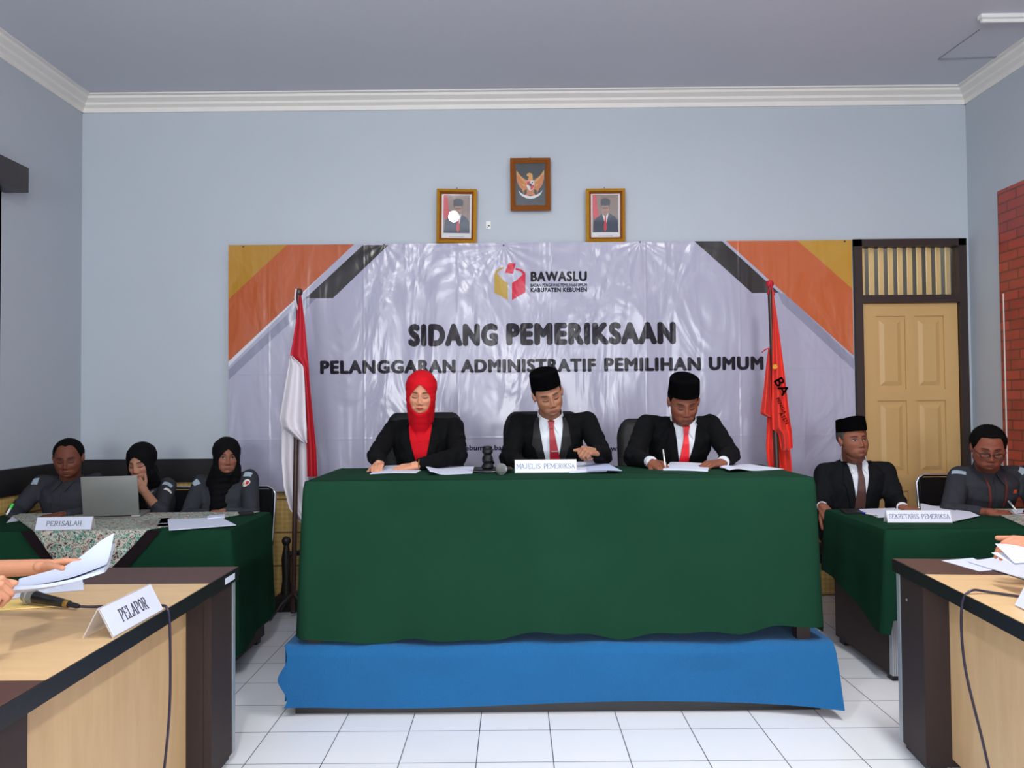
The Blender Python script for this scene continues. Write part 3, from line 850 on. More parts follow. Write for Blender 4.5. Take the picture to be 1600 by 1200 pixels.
L('shield', [(-.24, .16), (0, .16), (0, -.02), (-.24, -.02)], M['p_red'], 4)
L('shield', [(0, -.02), (.24, -.02), (.24, -.08), (.15, -.2), (0, -.28)], M['p_red'], 4)
L('shield', ell(0, -.02, .1, .07, 12), M['p_black'], 5)
L('shield', ell(.13, .09, .05, .035, 8), M['p_black'], 5)
L('ribbon', [(-.80, -.28), (-.6, -.42), (-.3, -.52), (0, -.55), (.3, -.52), (.6, -.42), (.80, -.28), (.72, -.42), (.6, -.53), (.3, -.64), (0, -.68), (-.3, -.64), (-.6, -.53), (-.72, -.42)], M['p_white'], 3)

for (lab, box_, tilt, roll, dx) in (
        ('gold-framed portrait with a lamp glare, left of the eagle picture', (682, 745, 296.5, 379.5), 2.9, 1.3, .1),
        ('gold-framed portrait of a man in a dark suit, right of the eagle picture', (915, 977, 296, 378), 3.5, 0, -.02)):
    t, L = picture(lab, *box_, tilt, roll, M['gold'], M['golddark'])
    L('print', SQ, M['p_white'], 0)
    F = lambda pts: [(x * .88, z * .86 + .1) for x, z in pts]
    L('photo_background', F(SQ), M['p_brown'], 1)
    L('photo_flag', F([(-1, 1), (-.72, 1), (-.6, .3), (-.45, -.2), (-.8, -.35), (-1, -.1)]), M['p_red'], 2)
    L('photo_suit', F([(-.95, -1), (-.88, -.35), (-.62, -.18), (-.25, -.02), (.3, 0), (.72, -.16), (.95, -.38), (1, -1)]), M['p_navy'], 3)
    L('photo_shirt', F([(-.22 + dx, -.02), (.26 + dx, 0), (.05 + dx, -.72)]), M['p_white'], 4)
    L('photo_tie', F([(-.07 + dx, -.1), (.09 + dx, -.1), (.06 + dx, -.2), (.14 + dx, -.8), (0 + dx, -.98), (-.13 + dx, -.8), (-.02 + dx, -.2)]), M['p_red'], 5)
    L('photo_face', F(ell(0 + dx, .24, .30, .36)), M['p_skin'], 6)
    L('photo_face', F([(-.12 + dx, .06), (.12 + dx, .06), (.14 + dx, -.08), (0 + dx, -.16), (-.14 + dx, -.08)]), M['p_skin'], 5)
    L('photo_hair', F([(-.31 + dx, .22), (-.32 + dx, .46), (-.3 + dx, .5), (.3 + dx, .5), (.32 + dx, .44), (.31 + dx, .22), (.27 + dx, .42), (-.27 + dx, .42)]), M['p_black'], 7)
    L('photo_cap', F([(-.36 + dx, .46), (-.34 + dx, .74), (-.1 + dx, .82), (.2 + dx, .8), (.38 + dx, .7), (.38 + dx, .46), (0 + dx, .40)]), M['p_black'], 8)
    L('photo_glasses' if dx < 0 else 'photo_eyes', F([(-.22 + dx, .26), (.22 + dx, .26), (.22 + dx, .30), (-.22 + dx, .30)]), M['p_black'], 7)
    L('photo_mouth', F([(-.1 + dx, .06), (.1 + dx, .06), (.1 + dx, .085), (-.1 + dx, .085)]), M['espressotop'], 7)
    L('photo_caption', [(-.5, -.935), (.5, -.935), (.5, -.92), (-.5, -.92)], M['ink'], 1)
# small white socket and nail marks
p = at(763, 352, YB)
t = thing('wall_switch', 'tiny white switch plate on the wall between two pictures', 'switch', (p.x, YB, p.z))
MB().box(p.x - .018, p.x + .018, YB - .008, YB, p.z - .028, p.z + .028).build('plate', M['plain_white'], t, bevel=.002)
MB().box(p.x - .004, p.x + .012, YB - .010, YB - .008, p.z - .010, p.z - .002).box(p.x - .012, p.x - .004, YB - .010, YB - .008, p.z - .022, p.z - .016).build('slots', M['plastic'], t, smooth=False)

# ================================================================== STAGE
stage = struct('stage_platform', MB().box(-1.00, 1.37, 3.60, 5.36, 0.0, .285), M['blackwood'], smooth=False)
del stage['kind']; tag(stage, 'low dark wooden stage box under the blue carpet', 'stage')
def carpet():
    mb = MB(); x0, x1, yf = -1.045, 1.425, 3.57; zt = .300
    def wav(x): return .010 * math.sin(5.2 * x + .6) + .007 * math.sin(11 * x + 2) + .004 * math.sin(19 * x)
    # profile over v: 0 back edge on top .. .55 front edge .. 1 bottom of the front drop
    def fn(u, v):
        x = x0 + (x1 - x0) * u
        if v < .5:
            y = 5.37 - (5.37 - yf - .02) * v / .5
            z = zt + max(0, (v - .42) / .08) * .5 * wav(x)
            return Vector((x, y, z))
        t_ = (v - .5) / .5
        zb = .045 + .012 * math.sin(3 * x) + (0 if x < 1.1 else .03 * (x - 1.1)) - (.0 if x > -.9 else .0)
        r = min(1, t_ / .12)
        z = zt + wav(x) * .5 * (1 - t_) - (zt - zb) * t_
        fl = max(0, (x - 1.0) / .42) ** 2 * .10 * t_ + max(0, (-.85 - x) / .2) ** 2 * .02 * t_
        y = yf + .02 * (1 - r) - wav(x) * (1 - abs(2 * t_ - .9)) * .9 - fl
        xx = x
        if u < .03: xx = x + .02 * math.sin(t_ * 9) * (1 - u / .03)
        return Vector((xx, y, z))
    mb.grid(fn, 120, 60, thick=.006)
    # side drops
    for sx, xx in ((-1, x0), (1, x1)):
        def fs(u, v, sx=sx, xx=xx):
            y = yf + .03 + (5.37 - yf - .03) * u; z = zt - .001 - (zt - .05 - .015 * math.sin(6 * y)) * v
            return Vector((xx + sx * (.004 + .02 * v * (1 + math.sin(5 * y)) * .5) - sx * .004, y, z))
        mb.grid(fs, 50, 10, thick=.005)
    return mb
tag(carpet().build('stage_carpet', M['bluecloth'], angle=70), 'bright blue carpet draped over the stage and its front', 'carpet')

# ================================================================== TABLES
def cloth(name, label, x0, x1, y0, y1, z, hem, amp=.012, seed=0, m='green', rz=0, sides='flbr', ctr=None):
    r = random.Random(seed); ph = [r.uniform(0, 6.28) for _ in range(6)]; fq = [r.uniform(6, 9), r.uniform(11, 16), r.uniform(20, 27)]
    per = []  # (x, y, nx, ny, side, s)
    rad = .015
    def seg(ax, ay, bx, by, nx, ny, sd):
        L = math.hypot(bx - ax, by - ay); k = max(2, int(L / .018))
        for i in range(k + 1):
            per.append((ax + (bx - ax) * i / k, ay + (by - ay) * i / k, nx, ny, sd, i / k))
    def arc(cx, cy, a0, sd):
        for i in range(1, 5):
            a = (a0 + 90 * i / 5) * D2R
            per.append((cx + rad * math.cos(a), cy + rad * math.sin(a), math.cos(a), math.sin(a), sd, 1))
    seg(x0 + rad, y0, x1 - rad, y0, 0, -1, 'f'); arc(x1 - rad, y0 + rad, -90, 'fr')
    seg(x1, y0 + rad, x1, y1 - rad, 1, 0, 'r'); arc(x1 - rad, y1 - rad, 0, 'rb')
    seg(x1 - rad, y1, x0 + rad, y1, 0, 1, 'b'); arc(x0 + rad, y1 - rad, 90, 'bl')
    seg(x0, y1 - rad, x0, y0 + rad, -1, 0, 'l'); arc(x0 + rad, y0 + rad, 180, 'lf')
    n = len(per); K = 22; vs = []
    cx, cy = (x0 + x1) / 2, (y0 + y1) / 2
    s = 0; arcs = []
    for i in range(n):
        if i: s += math.hypot(per[i][0] - per[i - 1][0], per[i][1] - per[i - 1][1])
        arcs.append(s)
    for k in range(K + 1):
        for i, (x, y, nx, ny, sd, ss) in enumerate(per):
            hz = hem(sd, x, y)
            if k == 0: vs.append(Vector((x - nx * .02, y - ny * .02, z))); continue
            if k == 1: vs.append(Vector((x - nx * .002, y - ny * .002, z - .004))); continue
            t_ = (k - 1) / (K - 1); a = arcs[i]
            wv = sum(w_ * math.sin(f * a + p_ + t_ * .5) for f, p_, w_ in zip(fq, ph, (1, .6, .3)))
            cw = .35 if len(sd) > 1 else 1.0
            off = .004 + amp * (t_ ** .8) * (wv * cw + 1.0) + .012 * t_
            vs.append(Vector((x + nx * off, y + ny * off, z - .004 - (z - .004 - hz) * t_)))
    fs = []
    for k in range(K):
        for i in range(n):
            i2 = (i + 1) % n
            fs.append((k * n + i, k * n + i2, (k + 1) * n + i2, (k + 1) * n + i))
    fs.append(tuple(range(n)))
    mb = MB().add(vs, fs)
    return tag(mb.build(name, M[m], angle=50), label, 'tablecloth')

# central table on the stage
t = thing('table', 'long panel table on the blue stage hidden by green cloth', 'table', (.2, 3.98, .306))
MB().box(-.955, 1.355, 3.64, 4.33, 1.005, 1.040).build('tabletop', M['espresso'], t, smooth=False)
for x, y in ((-.92, 3.66), (1.31, 3.66), (-.92, 4.29), (1.31, 4.29)):
    MB().box(x - .03, x + .03, y - .03, y + .03, .307, 1.006).build('leg', M['espresso'], t, smooth=False)
MB().box(-.90, 1.30, 4.25, 4.27, .55, 1.005).build('back_apron', M['espresso'], t, smooth=False)
def hemC(sd, x, y):
    b = .318 + .028 * (x + .97) / 2.35 * 1.6
    b += .012 * math.sin(6 * x + 1) + .010 * math.sin(11 * x) + .006 * math.sin(23 * x)
    if x < -.75: b = min(b, .335)
    return max(b, .315) if 'f' in sd else .34
cloth('tablecloth', 'dark green cloth draped over the long central table', -.965, 1.370, 3.615, 4.35, 1.046, hemC, .011, 3)
ZT = 1.047


def desk(label, L, Dp, loc, rz, pedw=.24, h=.75, inset=True):
    t = thing('desk', label, 'desk', loc, rz)
    Mx = WM[t.name]
    e = .30
    def B(name, m, *bx, bevel=0):
        mb = MB()
        for b_ in bx: mb.box(*b_)
        return mb.xf(Mx).build(name, m, t, smooth=False, bevel=bevel)
    B('tabletop', M['beige'], (e, L - e, .002, Dp - .002, h - .04, h))
    B('tabletop_end', M['espressotop'], (.002, e, .002, Dp - .002, h - .04, h))
    B('tabletop_end', M['espressotop'], (L - e, L - .002, .002, Dp - .002, h - .04, h))
    B('edge_band', M['edge'], (0, L, -.002, .002, h - .05, h - .001), (0, L, Dp - .002, Dp + .002, h - .05, h - .001), (-.001, .002, 0, Dp, h - .05, h - .001), (L - .002, L + .001, 0, Dp, h - .05, h - .001))
    for k, x in enumerate((.012, L - .012 - pedw)):
        B('leg', M['espresso'], (x, x + pedw, .041, Dp - .02, .03, h - .04), (x + (.028 if k == 0 else 0), x + pedw - (.028 if k else 0), .012, .042, .03, h - .04))
        xa = x if k == 0 else x + pedw - .028
        mb = MB()
        for q in range(3): mb.box(xa + q * .0093 + .0008, xa + (q + 1) * .0093 - .0008, .008, .04, .03, h - .05)
        mb.box(xa + .001, xa + .027, .012, .04, .03, h - .05)
        mb.xf(Mx).build('corner_profile', M['alu'], t, smooth=False)
        B('foot', M['edge'], (x + .01, x + pedw - .01, .03, .09, .0, .03))
        B('foot', M['edge'], (x + .01, x + pedw - .01, Dp - .12, Dp - .05, .0, .03))
    B('front_panel', M['beige'], (pedw + .012, L - pedw - .012, .105, .125, .06, h - .04))
    B('panel_screw', M['alu'], (.10, .108, .009, .013, h - .145, h - .137))
    return t
desk('beige and dark brown desk at lower left holding the PELAPOR sign', 1.60, .75, (-1.107, 1.57, 0), math.pi / 2)
desk('beige and dark brown desk at lower right corner', 1.60, .75, (1.53, 3.225, 0), -94.9 * D2R)
desk('office desk in the left corner under dark green cloth and batik', 1.56, .66, (-3.045, 4.09, 0), 0)
desk('office desk beside the door under dark green cloth', 1.38, .72, (1.845, 3.93, 0), 0)

def hemL(sd, x, y):
    if 'f' in sd: return .09 + .02 * math.sin(7 * x)
    if 'r' in sd: return .11 + .05 * (y - 4.0)
    return .3
cloth('tablecloth', 'dark green cloth over the left corner desk, falling nearly to the floor', -3.055, -1.465, 4.07, 4.76, .757, hemL, .014, 11, 'green2')
def hemR(sd, x, y):
    if 'l' in sd: return .42 - .16 * max(0, min(1, (4.62 - y) / .62)) + .02 * math.sin(9 * y)
    if 'f' in sd:
        return .30 + .28 * min(1, max(0, (x - 1.85) / .35)) + .02 * math.sin(8 * x)
    return .45
cloth('tablecloth', 'dark green cloth over the desk beside the door, hanging short', 1.822, 3.245, 3.905, 4.67, .757, hemR, .012, 21, 'green2')
ZD = .7585

# batik runners
def batik_left():
    mb = MB()
    a0, a1 = -2.46, -1.88
    def fn(u, v):
        # v 0..0.62 across the table top (back to front), then a pointed drop
        y = 4.70 - (4.70 - 4.045) * min(1, v / .62)
        if v < .62:
            wd = 1.0
            q = v / .62; x = (-3.0 + .54 * q) + ((-1.52 - .36 * q) - (-3.0 + .54 * q)) * u
            return Vector((x, y, ZD + .003))
        t_ = (v - .62) / .38
        cx = -2.20
        x = a0 + (a1 - a0) * u
        k_ = (1 - t_) ** .8
        x = cx + (x - cx) * k_
        off = .034 + .012 * math.sin(x * 11)
        return Vector((x, 4.07 - off - .004 * t_, ZD + .003 - .30 * t_ - (0 if t_ > 0 else 0)))
    mb.grid(fn, 44, 40, thick=.003)
    return mb
bl_ = batik_left().build('batik_runner', M['batik'], angle=80)
bmb = MB()
for sg in (0, 1):
    def fb(u, v, sg=sg):
        t_ = v; k_ = (1 - t_) ** .8; cx = -2.20; x = (-2.46 if sg == 0 else -1.88); w_ = .07 * (1 - .6 * t_)
        xi = cx + (x - cx) * k_; xo = xi + (-w_ if sg == 0 else w_)
        xx = xi + (xo - xi) * u
        return Vector((xx, 4.07 - .031 - .012 * math.sin(xx * 11) - .004 * t_, ZD + .002 - .30 * t_ - .05 * u * t_))
    bmb.grid(fb, 6, 30, thick=.002)
bmb.build('border', M['batikedge'], bl_, angle=80)
tag(bl_, 'patterned batik cloth with a pointed front drop on the left corner desk', 'table runner')
mb = MB().grid(lambda u, v: Vector((2.70 + .56 * u - .18 * v * (1 - u), 4.55 - .62 * v, ZD + .003)), 20, 16, thick=.003)
tag(mb.build('batik_runner', M['batik'], angle=80), 'patterned batik cloth under the man with glasses', 'table runner')

# ================================================================== CHAIRS
def office_chair(label, x, y, z0, top, rz=0):
    t = thing('office_chair', label, 'chair', (x, y, z0), rz, 'office chairs of the panel')
    Mx = WM[t.name]
    def pad(y0, zb, zt_, w_, th, rec=.10):
        mb = MB()
        def fn(side):
            def f(u, v):
                a = (u - .5) * 2; r = 1 - .12 * max(0, (v - .8) / .2) ** 2
                xx = a * w_ / 2 * r; zz = zb + (zt_ - zb) * v - .03 * max(0, (abs(a) - .8) / .2) ** 2 * (v > .5)
                bul = (1 - a ** 6) * (1 - (2 * v - 1) ** 8)
                yy = y0 + rec * (v) + .02 * a * a * -1 + side * th / 2 * bul
                if side < 0: yy += .004 * abs(math.sin(v * math.pi * 5))
                return Vector((xx, yy, zz))
            return f
        nu, nv = 20, 30
        A = MB().grid(fn(-1), nu, nv); B_ = MB().grid(fn(1), nu, nv)
        mb.add(A.v, A.f); mb.add(B_.v, [f_[::-1] for f_ in B_.f]); return mb
    pad(.22, .50, top, .50, .08).xf(Mx).build('backrest', M['leather'], t, angle=70)
    MB().grid(lambda u, v: Vector(((u - .5) * .50, -.25 + .48 * v, .47 + .015 * math.sin(math.pi * u) * math.sin(math.pi * v))), 12, 12, thick=Vector((0, 0, -.08))).xf(Mx).build('seat', M['leather'], t)
    MB().tube([(0, .22, .42), (0, .33, .50), (0, .33, .75)], .025, 8).xf(Mx).build('back_support', M['plastic'], t)
    MB().tube([(0, 0, .08), (0, 0, .40)], .03, 12).xf(Mx).build('gas_column', M['chrome'], t)
    for k in range(5):
        a = k * 2 * math.pi / 5 + .3
        e = Vector((math.cos(a) * .27, math.sin(a) * .27, .07))
        lg = MB().tube([(0, 0, .10), e], [.028, .018], 8).xf(Mx).build('leg', M['plastic'], t)
        MB().tube([e + Vector((-.012, 0, -.04)), e + Vector((.012, 0, -.04))], .028, 12).tube([e, e + Vector((0, 0, -.04))], .01, 8).xf(Mx).build('castor', M['plastic'], lg)
    return t
office_chair('black leather office chair behind the woman in red hijab', -.565, 4.68, .306, 1.035, .0)
office_chair('black leather office chair behind the man with the MAJELIS PEMERIKSA sign', .185, 4.68, .306, 1.035, .02)
office_chair('black leather office chair behind the writing man in bright red tie', .885, 4.68, .306, .985, -.03)


def stack_chair(label, x, y, rz=0, top=.84):
    t = thing('stacking_chair', label, 'chair', (x, y, 0), rz, 'chrome framed black stacking chairs')
    Mx = WM[t.name]
    W = .225
    pts = [(-W, .20, .45), (-W, .24, .62), (-W, .27, top - .05), (-W + .015, .275, top - .02), (-W + .05, .278, top), (W - .05, .278, top), (W - .015, .275, top - .02), (W, .27, top - .05), (W, .24, .62), (W, .20, .45)]
    MB().tube(pts, .011, 10).xf(Mx).build('back_frame', M['chrome'], t)
    MB().grid(lambda u, v: Vector(((u - .5) * 2 * (W - .012), .235 + .035 * v - .012 + .018 * (2 * u - 1) ** 2 * -1 + .012, .52 + (top - .535) * v)), 14, 10, thick=.03).xf(Mx).build('backrest', M['leather'], t, angle=70)
    MB().grid(lambda u, v: Vector(((u - .5) * .43, -.20 + .42 * v, .46 + .015 * math.sin(math.pi * u) * math.sin(math.pi * v))), 12, 12, thick=Vector((0, 0, -.05))).xf(Mx).build('seat', M['leather'], t)
    for sx in (-1, 1):
        MB().tube([(sx * W, -.19, .43), (sx * W, -.21, .0)], .011, 10).xf(Mx).build('leg', M['chrome'], t)
        MB().tube([(sx * W, .20, .45), (sx * W, .16, .40), (sx * W, .25, .0)], .011, 10).xf(Mx).build('leg', M['chrome'], t)
    MB().tube([(-W, -.19, .41), (W, -.19, .41)], .009, 8).tube([(-W, .16, .40), (W, .16, .40)], .009, 8).tube([(-W, -.19, .42), (-W, .18, .42)], .009, 8).tube([(W, -.19, .42), (W, .18, .42)], .009, 8).xf(Mx).build('seat_frame', M['chrome'], t)
    return t
stack_chair('black stacking chair holding the leftmost man in grey uniform', -2.80, 5.02)
stack_chair('black stacking chair behind the woman who clasps her hands', -2.335, 5.10)
stack_chair('black stacking chair with chrome frame under the woman beside the flag', -1.86, 5.13)
stack_chair('black stacking chair under the man in songkok beside the door', 2.06, 5.02, 0, .80)
stack_chair('black stacking chair with chrome frame behind the man with glasses', 2.86, 4.93, 0, .90)
# ================================================================== PEOPLE
def head_rot(yaw, pitch, roll):
    return Matrix.Rotation(yaw * D2R, 3, 'Z') @ Matrix.Rotation(pitch * D2R, 3, 'X') @ Matrix.Rotation(roll * D2R, 3, 'Y')


def star_radius(d, ells, p=16):
    """smooth union of ellipsoids, as the distance from the origin along each unit direction d (n,3)"""
    acc = np.zeros(len(d))
    for c, r in ells:
        c = np.array(c, float); r = np.array(r, float)
        dd = d / r; cc = -c / r
        A = (dd ** 2).sum(1); B = 2 * (dd * cc).sum(1); C = (cc ** 2).sum() - 1
        disc = B * B - 4 * A * C
        t = np.where(disc > 0, (-B + np.sqrt(np.maximum(disc, 0))) / (2 * A), 0)
        acc += np.maximum(t, 0) ** p
    return acc ** (1 / p)


def sphere_dirs(nu=112, nv=88):
    th = np.linspace(0.001, math.pi - 0.001, nv + 1); ph = np.linspace(0, 2 * math.pi, nu, endpoint=False)
    T, P_ = np.meshgrid(th, ph, indexing='ij')
    d = np.stack([np.sin(T) * np.cos(P_), np.sin(T) * np.sin(P_), np.cos(T)], -1).reshape(-1, 3)
    fs = []
    for j in range(nv):
        for i in range(nu):
            i2 = (i + 1) % nu
            fs.append((j * nu + i, (j + 1) * nu + i, (j + 1) * nu + i2, j * nu + i2))
    fs.append(tuple(range(nu))); fs.append(tuple(nv * nu + i for i in range(nu))[::-1])
    return d, fs
SD, SF = sphere_dirs()


def head_ells(fw=1.0, jaw=1.0):
    return [((0, .018, .035), (.078, .094, .084)),
            ((0, -.024, -.022), (.070 * fw, .068, .086)),
            ((0, -.040, -.075), (.050 * jaw, .048, .040)),
            ((0, -.016, -.050), (.066 * jaw, .062, .052))]


def head_geo(f):
    """head surface in its own frame: x to the photo's right, -y forward, z up"""
    ells = head_ells(f.get('fw', 1), f.get('jaw', 1))
    R_ = star_radius(SD, ells)
    v = SD * R_[:, None]
    x, y, z = v[:, 0].copy(), v[:, 1].copy(), v[:, 2].copy()
    front = np.clip((-SD[:, 1] - .15) / .35, 0, 1)
    g = lambda cx, cz, sx, sz: np.exp(-((x - cx) / sx) ** 2 - ((z - cz) / sz) ** 2)
    dy = np.zeros(len(v))
    fem = f.get('fem', 0)
    nw = f.get('nose', 1.0)
    for s in (-1, 1):
        dy += (.0055 - .003 * fem) * g(s * .028, .022, .022, .010)
        dy -= .0125 * g(s * .031, -.002, .018, .013)
        dy += .0075 * g(s * .031, -.004, .0125, .0085)
        dy += .0105 * nw * g(s * .0125, -.043, .0065, .0075)
        dy += .006 * g(s * .043, -.030, .018, .018)
        dy -= .0016 * g(s * .030, -.050, .007, .014) * (1 - .6 * fem)
        dy += .003 * g(s * .034, -.072, .012, .014)
    dy += .007 * g(0, .010, .008, .018) + .0125 * g(0, -.015, .0085, .016) + .0185 * nw * g(0, -.036, .0115, .0125)
    dy += .007 * g(0, -.066, .027, .014)
    dy += .0048 * g(0, -.0635, .017, .0045) + .0058 * g(0, -.0755, .0145, .0050)
    dy -= .0050 * g(0, -.0695, .021, .0024)
    dy -= .0050 * g(0, -.086, .016, .005)
    dy += .0065 * g(0, -.102, .018, .012)
    dy -= .003 * g(0, -.054, .003, .006)
    v[:, 1] -= dy * front
    return v, SF


def face_color(p, f):
    """skin pigment in the head's frame, p (n,3) -> rgb (linear)"""
    base = np.array(lin(f['skin'])); n = len(p)
    c = np.tile(base, (n, 1)); x, y, z = p[:, 0], p[:, 1], p[:, 2]
    front = (y < -.045) & (z > -.14) & (z < .1) & (np.abs(x) < .09)
    def blend(mask, col, k=1.0):
        m = (mask * front * k)[:, None]
        c[:] = c * (1 - m) + np.array(col) * m
    sm = lambda e: 1 / (1 + np.exp(np.clip(e, -40, 40)))
    red = base * np.array([1.08, .86, .82])
    for s in (-1, 1):
        blend(np.exp(-((x - s * .045) / .018) ** 2 - ((z + .035) / .016) ** 2), red, .5)
    blend(np.exp(-(x / .016) ** 2 - ((z + .036) / .014) ** 2), red, .5)
    if f.get('beard'):
        st = np.exp(-(x / .026) ** 4 - ((z + .056) / .0065) ** 4)
        blend(st, base * .25, f['beard'])
        blend(np.exp(-(x / .04) ** 4 - ((z + .098) / .02) ** 4), base * .45, f['beard'] * .5)
    dark = np.array(lin((26, 18, 16)))
    for s in (-1, 1):
        u = (x * s - .031)
        zb = .0205 + .003 * (1 - (u / .018) ** 2) - .04 * max(0, f.get('brow', 0)) * u
        th = .0046 * (1 - .35 * np.clip(u / .02, -1, 1))
        blend(sm(((u / .020) ** 4 + ((z - zb) / th) ** 2 - 1) * 3.0), dark, .92)
        blend(np.exp(-((x - s * .029) / .018) ** 2 - ((z - .006) / .010) ** 2), base * .55, .6)  # shade painted into the eye sockets
        if f.get('eyes', 'down') == 'open':
            e = (u / .0145) ** 2 + ((z + .001) / (.0056 * (1 - .3 * np.abs(u) / .0145))) ** 2
            blend(sm((e - 1) * 5), np.array(lin((150, 140, 132))), .95)
            gx = f.get('gaze', 0) * .006
            blend(sm((((x - s * .031 - gx) / .0058) ** 2 + ((z + .0005) / .0058) ** 2 - 1) * 5) * sm((e - 1) * 5), np.array(lin((22, 14, 12))), 1)
            zl = .0045 - 18 * u * u
            blend(sm((((z - zl) / .0028) ** 2 + (u / .017) ** 4 - 1) * 3), dark, .9)
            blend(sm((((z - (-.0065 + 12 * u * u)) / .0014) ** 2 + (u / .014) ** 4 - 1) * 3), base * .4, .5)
        else:
            zl = -.0085 + 14 * u * u
            blend(sm((((z - zl) / .0042) ** 2 + (u / .0165) ** 4 - 1) * 3), dark, .92)
            blend(sm((((z - .004 + 12 * u * u) / .0012) ** 2 + (u / .015) ** 4 - 1) * 3), base * .45, .6)  # shade of the lid crease painted as a dark line
        blend(sm((((x - s * .0075) / .0036) ** 2 + ((z + .0455) / .0022) ** 2 - 1) * 3), base * .25, .85)  # nostril shade painted as dark spots
    lip = np.array(lin(f.get('lips', (150, 84, 76))))
    zc = -.0695 - 5.0 * x * x
    up = .0068 - .0012 * np.exp(-(x / .003) ** 2); lo = .0085
    wl = np.sqrt(np.clip(1 - (x / .0215) ** 2, 0, 1))
    blend(sm((np.abs(z - zc - 0) / np.maximum(np.where(z > zc, up, lo) * wl, 1e-4) - 1) * 5) * (np.abs(x) < .0215), lip, .85)
    blend(sm((((z - zc) / .0013) ** 2 + (x / .0205) ** 4 - 1) * 3), lip * .25, .9)  # shade between the lips painted as a dark line
    return np.clip(c, 0, 1)


def skin_mat(name, rgb):
    m, nt, b = new_mat(name)
    a = N(nt, 'ShaderNodeAttribute'); a.attribute_name = 'pigment_shade'
    tc = N(nt, 'ShaderNodeTexCoord'); no = N(nt, 'ShaderNodeTexNoise'); no.inputs['Scale'].default_value = 30
    nt.links.new(tc.outputs['Object'], no.inputs['Vector'])
    hs = N(nt, 'ShaderNodeHueSaturation'); hs.inputs['Saturation'].default_value = 1.0
    nt.links.new(mathn(nt, 'MULTIPLY_ADD', no.outputs[0], .16, .92), hs.inputs['Value'])
    nt.links.new(a.outputs['Color'], hs.inputs['Color']); nt.links.new(hs.outputs[0], b.inputs['Base Color'])
    b.inputs['Roughness'].default_value = 0.6; b.inputs['Specular IOR Level'].default_value = .22
    b.inputs['Subsurface Weight'].default_value = 0.06; b.inputs['Subsurface Radius'].default_value = (.012, .004, .002); b.inputs['Subsurface Scale'].default_value = .5
    return m


def hand_geo(mb, wrist, d, nrm, thumb, curl=(20, 30, 25), spread=5, sc=1.0, tcurl=20, fingers=None, wr=.024):
    """wrist point, finger direction d, back-of-hand normal nrm, thumb = +1/-1 side of (d x nrm)"""
    d = Vector(d).normalized(); nrm = Vector(nrm); nrm = (nrm - d * nrm.dot(d)).normalized(); s = d.cross(nrm) * thumb
    W = Vector(wrist)
    L = [(.034, .026, .022), (.040, .028, .023), (.037, .026, .022), (.028, .020, .019)]
    offs = [.030, .010, -.010, -.028]; kl = [.088, .092, .087, .078]
    for i in range(4):
        k = W + d * kl[i] * sc + s * offs[i] * sc
        w0 = W + s * offs[i] * .55 * sc
        mb.capsule(w0 + nrm * -.002, k, .0165 * sc, .0115 * sc, 12, 3)
        cu = (fingers[i] if fingers else curl)
        sp = (1.5 - i) * spread
        dd = (Matrix.Rotation(sp * D2R * thumb, 3, nrm) @ d)
        p = k
        dd0 = dd; ang = 0
        for j in range(3):
            ang += cu[j]
            seg = dd0 * math.cos(ang * D2R) - nrm * math.sin(ang * D2R)
            q = p + seg * L[i][j] * sc
            r0 = (.0098 - .0010 * j - (.0013 if i == 3 else 0)) * sc; r1 = (.0090 - .0011 * j - (.0013 if i == 3 else 0)) * sc
            mb.capsule(p, q, r0, r1, 10, 3)
            p = q
    # thumb
    b0 = W + d * .022 * sc + s * .020 * sc - nrm * .006 * sc
    td = (d * .72 + s * .66 - nrm * .22).normalized()
    k1 = b0 + td * .045 * sc
    mb.capsule(b0, k1, .0165 * sc, .0125 * sc, 10, 3)
    ax = nrm
    td2 = (Matrix.Rotation(-tcurl * D2R * thumb * -1, 3, ax) @ td - nrm * .15).normalized()
    td2 = (td * math.cos(tcurl * D2R) + (d * .9 - s * .45).normalized() * math.sin(tcurl * D2R) - nrm * .12).normalized()
    k2 = k1 + td2 * .034 * sc
    mb.capsule(k1, k2, .0118 * sc, .0105 * sc, 10, 3)
    mb.capsule(k2, k2 + (td2 + d * .15).normalized() * .027 * sc, .0105 * sc, .0085 * sc, 10, 3)
    mb.capsule(W - d * .006, W + d * .02, wr, wr * .92, 14, 3)


def arr_build(name, v, f, mats, parent, color=None, smooth=True):
    me = bpy.data.meshes.new(name)
    inv = np.array(WM[parent.name].inverted()) if parent is not None else np.eye(4)
    vl = v @ inv[:3, :3].T + inv[:3, 3]
    me.from_pydata(vl.tolist(), [], f)
    if not isinstance(mats, (list, tuple)): mats = [mats]
    for m in mats: me.materials.append(m)
    me.polygons.foreach_set('use_smooth', [smooth] * len(me.polygons))
    if color is not None:
        ca = me.color_attributes.new('pigment_shade', 'FLOAT_COLOR', 'POINT')
        buf = np.ones((len(v), 4)); buf[:, :3] = color
        ca.data.foreach_set('color', buf.ravel())
    me.update()
    o = bpy.data.objects.new(name, me); COL.objects.link(o)
    if parent is not None: o.parent = parent
    WM[o.name] = WM[parent.name] if parent is not None else Matrix.Identity(4)
    return o


